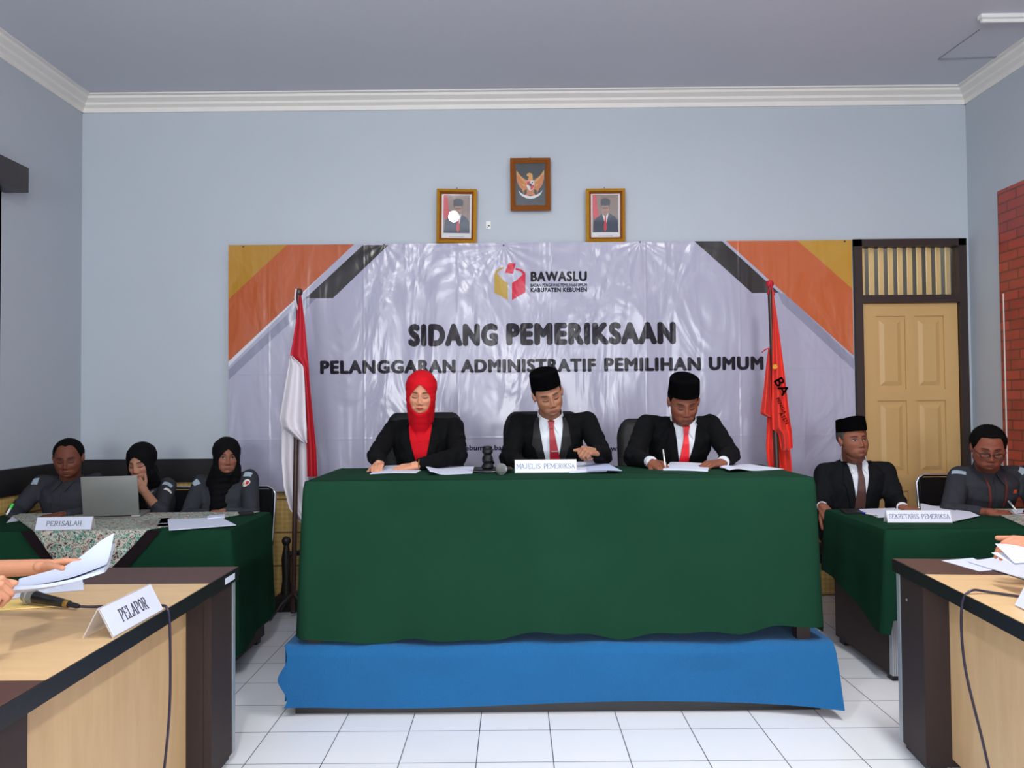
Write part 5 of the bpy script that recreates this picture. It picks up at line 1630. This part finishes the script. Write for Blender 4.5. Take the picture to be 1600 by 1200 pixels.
# 7 secretary
t, bv, T = person('man in black songkok and brown tie at the desk beside the door',
    head=at(1333, 688, 4.84), hrot=(4, -4, -3), neck=at(1334, 726, 4.94), SL=at(1289, 736, 4.98), SR=at(1382, 734, 4.96),
    EL=at(1284, 790, 4.90), ER=at(1400, 786, 4.84), WL=at(1285, 792, 4.74), WR=at(1410, 793, 4.60),
    handL=H((.15, -.75, -.55), (-.6, -.5, .6), 1, curl=(40, 50, 30), tcurl=20),
    handR=H((.75, -.65, -.12), (.1, -.1, 1), 1, curl=(22, 30, 20)),
    pel=(2.10, 5.02, .54), f=dict(skin=(130, 82, 64), lips=(122, 72, 66), eyes='open', gaze=.5, neck=.058, fw=1.04, songkok=dict(h=.080, z=.058), hair=dict(t=.007, mat='greyhair')),
    outfit=dict(mat='suitg', cuff=1, V=.36, Vw=.062, tie='browntie', tiel=.33, collar='shirt', k=1.05, sr=.060, sleeve={'L': .55, 'R': .86}), z_floor=0)
# 8 man with glasses
t, bv, T = person('man with glasses and short black hair in grey uniform writing at right',
    head=at(1544, 700, 4.62), hrot=(-20, 18, 3), neck=at(1543, 738, 4.74), SL=at(1499, 742, 4.80), SR=at(1604, 740, 4.80),
    EL=at(1486, 800, 4.60), ER=at(1622, 796, 4.58), WL=at(1548, 801, 4.36), WR=at(1606, 806, 4.34),
    handL=H((.93, -.35, -.08), (0, -.3, 1), -1, curl=(35, 45, 30), tcurl=30, spread=2),
    handR=H((-.85, -.4, -.08), (0, -.2, 1), 1, curl=(25, 30, 25)),
    pel=(2.83, 4.90, .56), f=dict(skin=(128, 74, 58), lips=(120, 66, 58), neck=.060, fw=1.10, jaw=1.12, scale=1.04, glasses=1, beard=.25, hair=dict(t=.014, line=[.080, .080, .076, .026, .0, .010, .0, -.05, -.075])),
    outfit=dict(mat='uniform', name='uniform_shirt', placket=1, collar='uniform', colh=.028, lanyard=1, k=1.06, sr=.060, sleeve={'L': .72, 'R': .80}), z_floor=0)
badge(bv, 1498, 738, .075, .030, -28, 'shoulder_patch', M['patch'], t)
badge(bv, 1597, 735, .050, .034, 50, 'shoulder_patch', M['patch'], t)
badge(T.bvt, 1586, 768, .030, .022, 0, 'chest_badge', M['orange'], t)


# ------------------------------------------------------------ two people mostly outside the frame
def side_person(label, head, neck, SL, SR, EL, ER, WL, WR, handL, handR, pel, skin, yaw, rz_leg, mt='uniform', sleeve=None):
    return person(label, head=head, hrot=(yaw, 10, 0), neck=neck, SL=SL, SR=SR, EL=EL, ER=ER, WL=WL, WR=WR, handL=handL, handR=handR, pel=pel,
        f=dict(skin=skin, neck=.055, hair=dict(t=.010), voxel=.0030), outfit=dict(mat=mt, name='shirt', k=1.0, collar=mt, sleeve=sleeve or {'L': .25, 'R': .25}, cr=.044), z_floor=0, leg_dir=rz_leg)
ZDK = .751
pw = at(84, 884, 2.52)      # wrist that reaches into view
side_person('person at lower left desk, only bare forearm and hand holding papers in view',
    (-2.02, 2.16, 1.26), (-2.08, 2.18, 1.06), (-2.12, 2.36, 1.01), (-2.06, 2.02, 1.01), (-1.80, 2.46, .885), (-1.66, 1.90, .89),
    at(66, 886, 2.40), at(-64, 922, 1.95),
    H((.97, .05, .10), (-.10, .40, .9), 1, curl=(6, 10, 8), tcurl=10, spread=3),
    H((.93, .25, .02), (.1, -.5, .85), -1, curl=(60, 65, 40), tcurl=70, sc=.95), (-2.16, 2.2, .56), (196, 138, 108), 88, (1, 0, 0))
side_person('person at lower right desk, only a hand leafing through papers in view',
    (2.42, 2.42, 1.24), (2.46, 2.42, 1.06), (2.46, 2.24, 1.00), (2.46, 2.62, 1.00), (2.20, 2.08, .86), (2.18, 2.76, .88),
    (1.80, 2.18, .80), (1.825, 2.75, .888),
    H((-.9, .1, -.1), (0, 0, 1), 1, curl=(20, 30, 20)),
    H((-.96, -.05, .05), (0, -.45, .9), 1, curl=(28, 32, 25), tcurl=15), (2.52, 2.42, .56), (196, 132, 104), -88, (-1, 0, 0))
st = []
for lab, x, y, rz in (('stacking chair out of view behind the lower left desk', -2.20, 2.2, math.pi / 2), ('stacking chair out of view behind the lower right desk', 2.55, 2.42, -math.pi / 2)):
    stack_chair(lab, x, y, rz)

# ================================================================== PAPERS
def paper(label, cs, z=None, mat_='paper', curl=0.0, stack=.002, lines=0, lift=None, group=None, name='paper_sheet', cat='papers', zfn=None, pts=None):
    """cs: the four corners, as photo pixels on the plane z (or world points pts)"""
    P4 = pts or [atz(px, py, z) for px, py in cs]
    P4 = [Vector(p) for p in P4]
    def fn(u, v):
        a = P4[0].lerp(P4[1], u); b = P4[3].lerp(P4[2], u); p = a.lerp(b, v)
        dz_ = curl * math.sin(math.pi * u) * (1 - .3 * v) + (lift(u, v) if lift else 0)
        return p + Vector((0, 0, dz_ + stack))
    o = MB().grid(fn, 18, 18, thick=Vector((0, 0, -max(stack, .0008)))).build(name, M[mat_], angle=60)
    tag(o, label, cat, group)
    if lines:
        lm = MB()
        for k in range(lines):
            v0 = .12 + .76 * k / lines
            for seg in range(5):
                u0, u1 = .12 + .15 * seg, .12 + .15 * (seg + 1)
                a, b, c, d = fn(u0, v0), fn(u1, v0), fn(u1, v0 + .012), fn(u0, v0 + .012)
                lm.add([q + Vector((0, 0, .0008)) for q in (a, b, c, d)], [(0, 1, 2, 3)])
        WM[o.name] = Matrix.Identity(4)
        lm.build('printed_lines', M['ink'], o, smooth=False)
    return o
paper('open document under the hands of the woman in red hijab', [(602, 728), (668, 729), (650, 739.5), (578, 741)], ZT, curl=.004)
paper('loose curled sheet right of the red-hijab woman on green cloth', [(660, 728), (741, 729), (738, 740), (672, 743)], ZT, lift=lambda u, v: .018 * math.exp(-(u / .18) ** 2), stack=.001)
paper('stack of papers right of the MAJELIS PEMERIKSA sign', [(888, 725), (945, 724), (948, 737), (890, 739)], ZT, stack=.012, mat_='paper')
paper('slanting loose sheet on the stack beside the MAJELIS PEMERIKSA sign', [(915, 727), (950, 724.5), (972, 736), (918, 736)], ZT + .013, curl=.004, stack=.001, mat_='paperb')
paper('document being signed by the man in bright red tie', [(1048, 724), (1110, 727), (1106, 737), (1036, 735)], ZT, stack=.008, curl=.003)
paper('turned page right of the signing man, spread to the table corner', [(1108, 726), (1172, 725.5), (1225, 733), (1140, 738.5)], ZT, lift=lambda u, v: .016 * math.exp(-((u - .12) / .2) ** 2), stack=.001)
paper('small white sheet under the green pen', [(20, 806), (45, 803), (52, 810), (10, 817)], ZD, stack=.001)
paper('thin sheet on batik left of the spread white paper', [(228, 812), (264, 809), (266, 822), (206, 824)], ZD + .005, stack=.001, mat_='paper')
paper('spread white paper at the right end of the left corner desk', [(262, 812), (345, 809), (369, 821), (264, 829)], ZD + .005, stack=.003)
tag(MB().grid(lambda u, v: atz(324 + 27 * u, 806 - 3 * u + 3.5 * v, ZD + .014), 6, 6, thick=Vector((0, 0, -.012))).build('notebook', M['paper'], smooth=False), 'small thick white notebook by the hand of the woman beside the flag', 'notebook')
paper('white document before the man in brown tie', [(1338, 796), (1400, 794), (1425, 806), (1372, 809)], ZD, stack=.002)
paper('folded white papers right of the brown-tie man', [(1438, 793), (1500, 791), (1512, 806), (1440, 808)], ZD, stack=.004, lift=lambda u, v: .020 * math.exp(-(u / .25) ** 2))
paper('white sheet fanned beside the SEKRETARIS PEMERIKSA sign', [(1500, 793), (1531, 806), (1490, 815), (1470, 812)], ZD + .006, stack=.001)
paper('small sheet under the hand of the man with glasses', [(1580, 796), (1612, 795), (1620, 807), (1586, 803)], ZD + .006, stack=.001)
# lower left desk
paper('white paper under the held document on the lower left desk', [(-60, 935), (60, 905), (132, 912), (6, 938)], ZDK, stack=.003)
paper('creased sheet under the held document, near the dark desk strip', [(70, 905), (128, 907), (131, 922), (60, 928)], ZDK, stack=.001, lift=lambda u, v: .02 * u * (1 - v))
paper('yellow envelope under the microphone on the lower left desk', [(-90, 945), (60, 936), (104, 947), (-90, 960)], ZDK, stack=.003, mat_='manila', name='envelope', cat='envelope')
# document held in both hands: a bent stack
HD = [at(20, 917, 2.05), at(162, 890, 2.27), at(178, 856, 2.50), at(30, 908, 2.22)]
def held(u, v):
    p = HD[0].lerp(HD[1], u).lerp(HD[3].lerp(HD[2], u), v)
    return p + Vector((0, 0, -.016 * math.sin(math.pi * v) + .014 * max(0, u - .6) / .4 * v - .010 * math.sin(math.pi * u)))
doc = tag(MB().grid(held, 24, 20, thick=.009).build('document', M['docpaper'], angle=50), 'curved stapled document held in the hands at lower left', 'document')
top = lambda u, v: held(u, .25 + .75 * v) + Vector((0, 0, .007 + .026 * v * v * min(1, max(0, u - .45) / .4)))
MB().grid(top, 20, 16, thick=.0012).build('lifted_page', M['docpaper'], doc, angle=50)
# lower right desk
paper('large bright white sheet nearest the corner sign on the lower right desk', [(1512, 878), (1585, 868), (1660, 884), (1610, 908)], ZDK + .003, stack=.003)
paper('thin sheet at the left edge of papers on the lower right desk', [(1471, 876), (1520, 872), (1560, 890), (1530, 893)], ZDK, stack=.001)
pb = at(1560, 868, 2.80)
def leaf(k):
    a = at(1555 - 6 * k, 850 + 14 * k, 2.74); b = at(1615, 860 + 10 * k, 2.66); c_ = at(1680, 882, 2.50); d = at(1585, 880 + 4 * k, 2.62)
    for p in (a, b, c_, d): p.z = max(p.z, ZDK + .012)
    return [a, b, c_, d]
for k, lb in enumerate(('page held up by the hand at lower right, topmost', 'page just below the held-up one at lower right')):
    P4 = leaf(k)
    paper(lb, None, pts=P4, curl=.006, stack=.001)

# ================================================================== SIGNS
def name_sign(label, word, pos, rz, L, h=.085, depth=.07, tw=None, th=.034, lx=0):
    """folded acrylic tent; local -y faces the reader"""
    t = thing('name_sign', label, 'sign', pos, rz)
    Mx = WM[t.name]
    ang = math.atan2(depth / 2, h)
    s = math.hypot(depth / 2, h)
    # faces: reader side leans back
    F = Mx @ Matrix.Translation((0, -depth / 2, 0)) @ Matrix.Rotation(-ang, 4, 'X')
    Bk = Mx @ Matrix.Translation((0, depth / 2, 0)) @ Matrix.Rotation(ang, 4, 'X')
    ac = MB()
    ac.box(-L / 2, L / 2, -.0015, .0015, 0, s).xf(F); b2 = MB().box(-L / 2, L / 2, -.0015, .0015, 0, s).xf(Bk)
    ac.add(b2.v, b2.f)
    ac.build('acrylic_stand', M['acrylic'], t, smooth=False)
    MB().box(-L / 2 + .003, L / 2 - .003, -.0030, -.0018, .003, s - .003).xf(F).build('paper_card', M['paper'], t, smooth=False)
    wd = MB(); tw = tw or L * .85
    serif_word(wd, word, -tw / 2 + lx, tw / 2 + lx, s / 2 - th / 2, s / 2 + th / 2, -.0042, -.0031, F, wt=.10 if len(word) < 12 else .075)
    wd.build('lettering', M['nameink'], t, smooth=False)
    return t
name_sign('white name sign reading MAJELIS PEMERIKSA on the long table', 'MAJELIS PEMERIKSA', (.154, 3.94, ZT), 0, .308, .064, .05, .285, .024)
name_sign('white name sign reading SEKRETARIS PEMERIKSA on green cloth', 'SEKRETARIS PEMERIKSA', atz(1438, 817, ZD) + Vector((0, .025, 0)), -4 * D2R, .325, .062, .05, .30, .024)
name_sign('white name sign reading PERISALAH in front of the laptop', 'PERISALAH', atz(98, 830, ZD) + Vector((0, .025, .004)), 2 * D2R, .285, .066, .05, .175, .024)
name_sign('white name sign reading PELAPOR on the lower left desk', 'PELAPOR', (-1.155, 2.35, ZDK), math.pi / 2 - 0.02, .30, .082, .085, .150, .036, .0)
name_sign('white name sign cut by the right frame edge, starting TE', 'TERLAPOR', (1.575, 2.315, ZDK), -94.9 * D2R, .30, .080, .085, .19, .036, -.0)

# ================================================================== TABLE OBJECTS
def microphone(label, p0, dr, up=(0, 0, 1)):
    """p0 grille centre, dr direction towards the tail"""
    p0 = Vector(p0); dr = Vector(dr).normalized()
    t = thing('microphone', label, 'microphone', (p0.x, p0.y, p0.z - .026))
    R = dr.to_track_quat('Z', 'Y').to_matrix()
    L = lambda prof, nm, m: MB().lathe(prof, 28, p0, R).build(nm, m, t)
    L([(.001, -.026), (.012, -.024), (.021, -.016), (.0255, -.004), (.0255, .006), (.021, .022), (.018, .028)], 'grille', M['mesh'])
    L([(.0265, .000), (.0275, .002), (.0275, .008), (.0265, .010)], 'ring', M['silver'])
    L([(.019, .026), (.0195, .032), (.0165, .060), (.0150, .110), (.0120, .165), (.010, .170)], 'handle', M['plastic'])
    L([(.0125, .150), (.0130, .152), (.0125, .166), (.0115, .168)], 'tail_ring', M['brass'])
    L([(.009, .168), (.008, .200), (.005, .212)], 'plug', M['plastic'])
    return t
g0 = atz(46, 931, ZDK + .030)
tailp = atz(112, 945, ZDK + .014)
microphone('black microphone with silver grille lying on the lower left desk', g0, tailp - g0)
def spline(P, n=12):
    P = [Vector(p) for p in P]; out = []
    for i in range(len(P) - 1):
        a = P[max(i - 1, 0)]; b = P[i]; c_ = P[i + 1]; d = P[min(i + 2, len(P) - 1)]
        for k in range(n):
            s = k / n
            out.append(.5 * ((2 * b) + (c_ - a) * s + (2 * a - 5 * b + 4 * c_ - d) * s * s + (-a + 3 * b - 3 * c_ + d) * s ** 3))
    out.append(P[-1]); return out
e0 = g0 + (tailp - g0).normalized() * .212
cz = ZDK + .005
cab = spline([e0, atz(150, 948, cz), atz(200, 944, cz), atz(232, 937, cz), (-1.14, 2.53, cz + .002), (-1.100, 2.50, cz + .003), (-1.085, 2.49, .70), (-1.085, 2.49, .45), (-1.09, 2.45, .22), (-1.085, 2.38, .03), (-1.00, 2.28, .008), (-.95, 1.9, .006), (-1.05, 1.2, .006)])
tag(MB().tube(cab, .0042, 8).build('microphone_cable', M['cable']), 'dark cable running from the microphone over the lower left desk front', 'cable')
c1 = [at(1600, 907, 2.52), at(1540, 901, 2.62), at(1508, 900, 2.66), at(1487, 915, 2.62)]
pts = [Vector((1.80, 2.36, cz)), Vector((1.66, 2.52, cz)), Vector((1.565, 2.62, cz)), Vector((1.495, 2.62, cz + .004)), Vector((1.466, 2.62, .70)), Vector((1.462, 2.60, .52)), Vector((1.47, 2.52, .30)), Vector((1.475, 2.46, .12)), Vector((1.44, 2.36, .008)), Vector((1.30, 2.0, .006))]
tag(MB().tube(spline(pts), .0042, 8).build('microphone_cable', M['cable']), 'dark cable hanging over the front of the lower right desk', 'cable')
# gavel on its block, and the microphone behind it
gp = atz(762, 737.5, ZT)
t = thing('gavel_block', 'flat round black sound block under the gavel', 'gavel block', gp)
MB().lathe([(.070, 0), (.074, .004), (.074, .010), (.068, .016), (.020, .017)], 48, gp).build('disc', M['leather'], t)
MB().lathe([(.0745, .006), (.0752, .007), (.0745, .008)], 48, gp).build('rim', M['silver'], t)
t = thing('gavel', 'black turned wooden gavel head standing upright on its block', 'gavel', gp + Vector((0, 0, .018)))
b_ = gp + Vector((0, 0, .018))
MB().lathe([(.024, 0), (.030, .004), (.031, .012), (.026, .020), (.022, .026), (.027, .034), (.028, .050), (.025, .060), (.019, .068), (.022, .076), (.027, .080), (.027, .090), (.022, .096), (.024, .102), (.022, .112), (.010, .114)], 36, b_).build('head', M['leather'], t)
MB().lathe([(.0285, .040), (.0295, .042), (.0285, .044)], 36, b_).build('ring', M['plastic'], t)
MB().tube([b_ + Vector((.0, .02, .05)), b_ + Vector((.02, .22, .012))], [.008, .010], 12).build('handle', M['leather'], t)
mp0 = atz(783, 733, ZT + .028)
microphone('microphone with round silver grille lying beside the black gavel', mp0, (.25, 1, -.08))
# laptop seen from behind
a, b = atz(131, 812, ZD + .004), atz(219, 809, ZD + .004)
ctr = (a + b) / 2; wl = (b - a).length
t = thing('laptop', 'silver laptop with its lid open, seen from behind', 'laptop', ctr, math.atan2(b.y - a.y, b.x - a.x))
Mx = WM[t.name]
MB().box(-wl / 2, wl / 2, 0, .23, .002, .018).xf(Mx).build('base', M['laptop'], t, bevel=.004)
lm = Mx @ Matrix.Translation((0, .004, .016)) @ Matrix.Rotation(12 * D2R, 4, 'X')
sk = Matrix.Identity(4)
MB().box(-wl / 2 - .004, wl / 2 - .004, -.006, .002, 0, .232).xf(lm).build('lid', M['laptop'], t, bevel=.003)
MB().box(-wl / 2 + .008, wl / 2 - .016, .0022, .0028, .012, .222).xf(lm).build('screen', M['plastic'], t, smooth=False)
MB().tube([Mx @ Vector((-.10, .004, .016)), Mx @ Vector((.10, .004, .016))], .007, 10).build('hinge', M['plastic'], t)
MB().box(-.12, .12, .04, .13, .018, .019).xf(Mx).build('keyboard', M['plastic'], t, smooth=False)
# pens
def pen(label, a, b, m, r=.0045):
    a, b = Vector(a), Vector(b)
    t = thing('pen', label, 'pen', a)
    d = (b - a)
    MB().tube([a, a + d * .08, a + d * .12], [.0012, .003, r], 10).build('tip', M['silver'], t)
    MB().tube([a + d * .12, a + d * .62], r * .95, 10).build('barrel', M['plain_white'] if m != 'plastic' else M['plastic'], t)
    MB().tube([a + d * .62, b], r * 1.15, 12).build('cap', M[m], t)
pen('bright green capped pen in the leftmost man\'s hand', at(9, 806, 4.50), at(20.5, 787, 4.52), 'green_plastic', .0065)
pen('silver pen in the hand of the man in bright red tie', at(1040, 731, 4.02), at(1036, 703, 4.08), 'silver')
pen('blue and white pen lying before the man in brown tie', atz(1372, 806, ZD + .006), atz(1342, 800, ZD + .006), 'blue_plastic', .005)
pen('pale pen between the fingers of the man with glasses', at(1590, 800, 4.22), at(1576, 783, 4.30), 'silver')
def phone(label, cs, z):
    P4 = [atz(*c_, z) for c_ in cs]
    o = MB().grid(lambda u, v: P4[0].lerp(P4[1], u).lerp(P4[3].lerp(P4[2], u), v) + Vector((0, 0, .009)), 4, 4, thick=Vector((0, 0, -.008))).build('phone', M['leather'], smooth=False)
    return tag(o, label, 'phone')
phone('black phone lying near the right end of the left corner desk', [(372, 802), (394, 800.5), (398, 804), (374, 806)], ZD)
phone('black phone left of the papers on the desk beside the door', [(1312, 797), (1340, 797), (1350, 803), (1320, 803)], ZD)
s0 = atz(352, 897, ZDK - .01)
MB()
st_ = MB().box(-1.1045, -1.1035, 3.02, 3.12, .712, .735)
tag(st_.build('inventory_sticker', M['paper'], smooth=False), 'small white inventory sticker on the lower left desk edge', 'sticker')

# ================================================================== FLAGS
def cloth_strip(rows, Y, amp=.03, folds=2.5, ph=0, thick=.0015, nv=60, nu=26, bend=0.0):
    """hanging cloth between two photo-measured edges; folds run along its length"""
    ys = [r[0] for r in rows]
    def fn(u, v):
        py = ys[0] + (ys[-1] - ys[0]) * v
        a = float(np.interp(py, ys, [r[1] for r in rows])); b = float(np.interp(py, ys, [r[2] for r in rows]))
        px = a + (b - a) * u
        yy = Y + amp * (.35 + .65 * v) * math.sin(u * folds * 2 * math.pi + ph + .8 * v) + bend * u
        return at(px, py, yy)
    return MB().grid(fn, nu, nv, thick=thick)
YFL = 5.22
pb_, pt_ = at(458, 955, YFL), at(467, 459, YFL)
t = thing('flag', 'red and white flag furled on a dark pole left of the long table', 'flag', (pb_.x, pb_.y, 0))
pb_.z = .03
MB().tube([pb_, pt_], .0165, 14).build('pole', M['flagpole'], t)
MB().lathe([(.018, -.01), (.024, 0), (.026, .014), (.020, .030), (.006, .036)], 20, pt_).build('finial', M['flagpole'], t)
MB().tube([pt_ + Vector((-.012, -.02, .03)), pt_ + Vector((-.02, -.022, -.03)), pt_ + Vector((-.004, -.024, -.10)), pt_ + Vector((.010, -.02, -.14))], .005, 6).build('tie_cord', M['flagwhite'], t)
cloth_strip([(462, 467, 471), (500, 463, 476), (535, 457, 479), (556, 453, 481), (572, 470, 482.5), (600, 474, 484), (700, 479, 494), (745, 480, 496)], YFL - .05, .022, 1.3, .5).build('flag_cloth', M['flagred'], t)
cloth_strip([(556, 453, 456), (572, 451, 474), (600, 446, 476), (655, 437, 478), (668, 441, 479), (690, 470, 479.5), (692, 474, 480)], YFL - .045, .026, 1.6, 1.2).build('flag_cloth', M['flagwhite'], t)
cloth_strip([(640, 444, 478), (664, 440, 480), (720, 440, 481), (760, 443, 482), (795, 452, 484), (820, 472, 486), (822, 474, 486)], YFL + .035, .024, 2.0, .2).build('flag_cloth', M['flagwhite'], t)
b0 = MB()
for k in range(4):
    a = math.pi / 4 + k * math.pi / 2
    MB().tube([Vector((pb_.x, pb_.y, .16)), Vector((pb_.x + .09 * math.cos(a), pb_.y + .09 * math.sin(a), .10)), Vector((pb_.x + .17 * math.cos(a), pb_.y + .17 * math.sin(a), .012))], [.012, .012, .010], 8).build('stand_leg', M['darkstone'], t)

YR = 5.20
pt_ = at(1203, 446, YR); pb_ = Vector((pt_.x + .045, YR, .03))
t = thing('flag', 'orange-red flag furled on a dark pole right of the long table', 'flag', (pb_.x, pb_.y, 0))
MB().tube([pb_, pt_], .017, 14).build('pole', M['flagpole'], t)
MB().lathe([(.018, -.01), (.024, 0), (.026, .014), (.020, .030), (.006, .034)], 20, pt_).build('finial', M['flagred'], t)
MB().tube([pt_ + Vector((-.02, -.02, -.06)), pt_ + Vector((-.005, -.024, .01)), pt_ + Vector((.02, -.02, -.07))], .009, 8).build('tie_cord', M['flagred'], t)
cs_ = MB()
cs_.tube([at(1203, 544, YR - .03), at(1196, 546, YR - .04), at(1190, 551, YR - .04)], .004, 6)
cs_.build('tie_cord', M['flagred'], t)
main = [(452, 1206, 1208), (500, 1207, 1215), (545, 1207, 1221), (600, 1206, 1228), (655, 1206, 1234), (672, 1207, 1237), (676, 1216, 1237.5), (702, 1220, 1239), (704, 1221, 1232)]
cloth_strip(main, YR - .05, .026, 1.4, .4).build('flag_cloth', M['flagorange'], t)
cloth_strip([(546, 1200, 1203), (570, 1197, 1204), (600, 1194, 1205), (646, 1188, 1206), (650, 1195, 1206), (652, 1203, 1206)], YR + .01, .02, 1.2, 1.0).build('flag_cloth', M['flagorange'], t)
cloth_strip([(646, 1199, 1230), (700, 1197, 1234), (722, 1199, 1237), (745, 1206, 1238), (760, 1210, 1238)], YR + .035, .022, 2.2, .2).build('flag_cloth', M['flagorange'], t)
# lettering printed along the flag
def flag_text(s, px, py, w_, h_, ang, m='blacktext'):
    v, f_ = text_geo(s, -w_ / 2, w_ / 2, -h_ / 2, h_ / 2, .02)
    c_ = at(px, py, YR - .085); a = ang * D2R
    MB().add([c_ + Vector((x * math.cos(a) - z * math.sin(a), 0, x * math.sin(a) + z * math.cos(a))) for x, z in v], f_).build('flag_lettering', M[m], t, smooth=False)
flag_text('BA', 1222, 604, .115, .062, -62)
flag_text('PENGA', 1221, 634, .115, .022, -66)
flag_text('ATEN', 1225, 653, .085, .026, -60)
MB().lathe([(.016, -.001), (.016, .001)], 16, at(1211, 573, YR - .083), Matrix.Rotation(math.pi / 2, 3, 'X')).build('flag_emblem', M['gold'], t)
for k in range(4):
    a = math.pi / 4 + k * math.pi / 2
    MB().tube([Vector((pb_.x, pb_.y, .16)), Vector((pb_.x + .08 * math.cos(a), pb_.y + .08 * math.sin(a), .10)), Vector((pb_.x + .15 * math.cos(a), pb_.y + .12 * math.sin(a), .012))], [.012, .012, .010], 8).build('stand_leg', M['darkstone'], t)

# carved wooden gong stand behind the flag
sx0, sx1, sy = at(443, 900, 5.45).x, at(443, 900, 5.45).x + .46, 5.45
t = thing('gong_stand', 'dark carved wooden gong stand on the floor behind the left flag', 'gong stand', ((sx0 + sx1) / 2, sy, 0))
zt_ = at(443, 845, sy).z
for x in (sx0 + .02, sx1 - .02):
    MB().tube([(x, sy, .06), (x, sy, .2), (x, sy, .34), (x, sy, zt_ - .03)], [.045, .028, .034, .018], 12).lathe([(.018, -.03), (.030, -.012), (.032, .005), (.022, .022), (.004, .03)], 16, (x, sy, zt_)).build('post', M['darkstone'], t)
MB().tube([(sx0, sy, zt_ - .10), ((sx0 + sx1) / 2, sy, zt_ - .06), (sx1, sy, zt_ - .10)], .020, 10).build('crossbar', M['darkstone'], t)
MB().box(sx0 - .04, sx1 + .04, sy - .10, sy + .10, 0, .10).build('base', M['darkstone'], t, bevel=.01)
MB().lathe([(.12, 0), (.13, .015), (.12, .03), (.04, .032), (.03, .05), (.01, .052)], 36, ((sx0 + sx1) / 2, sy + .02, zt_ - .27), Matrix.Rotation(math.pi / 2, 3, 'X')).build('gong', M['silver'], t)
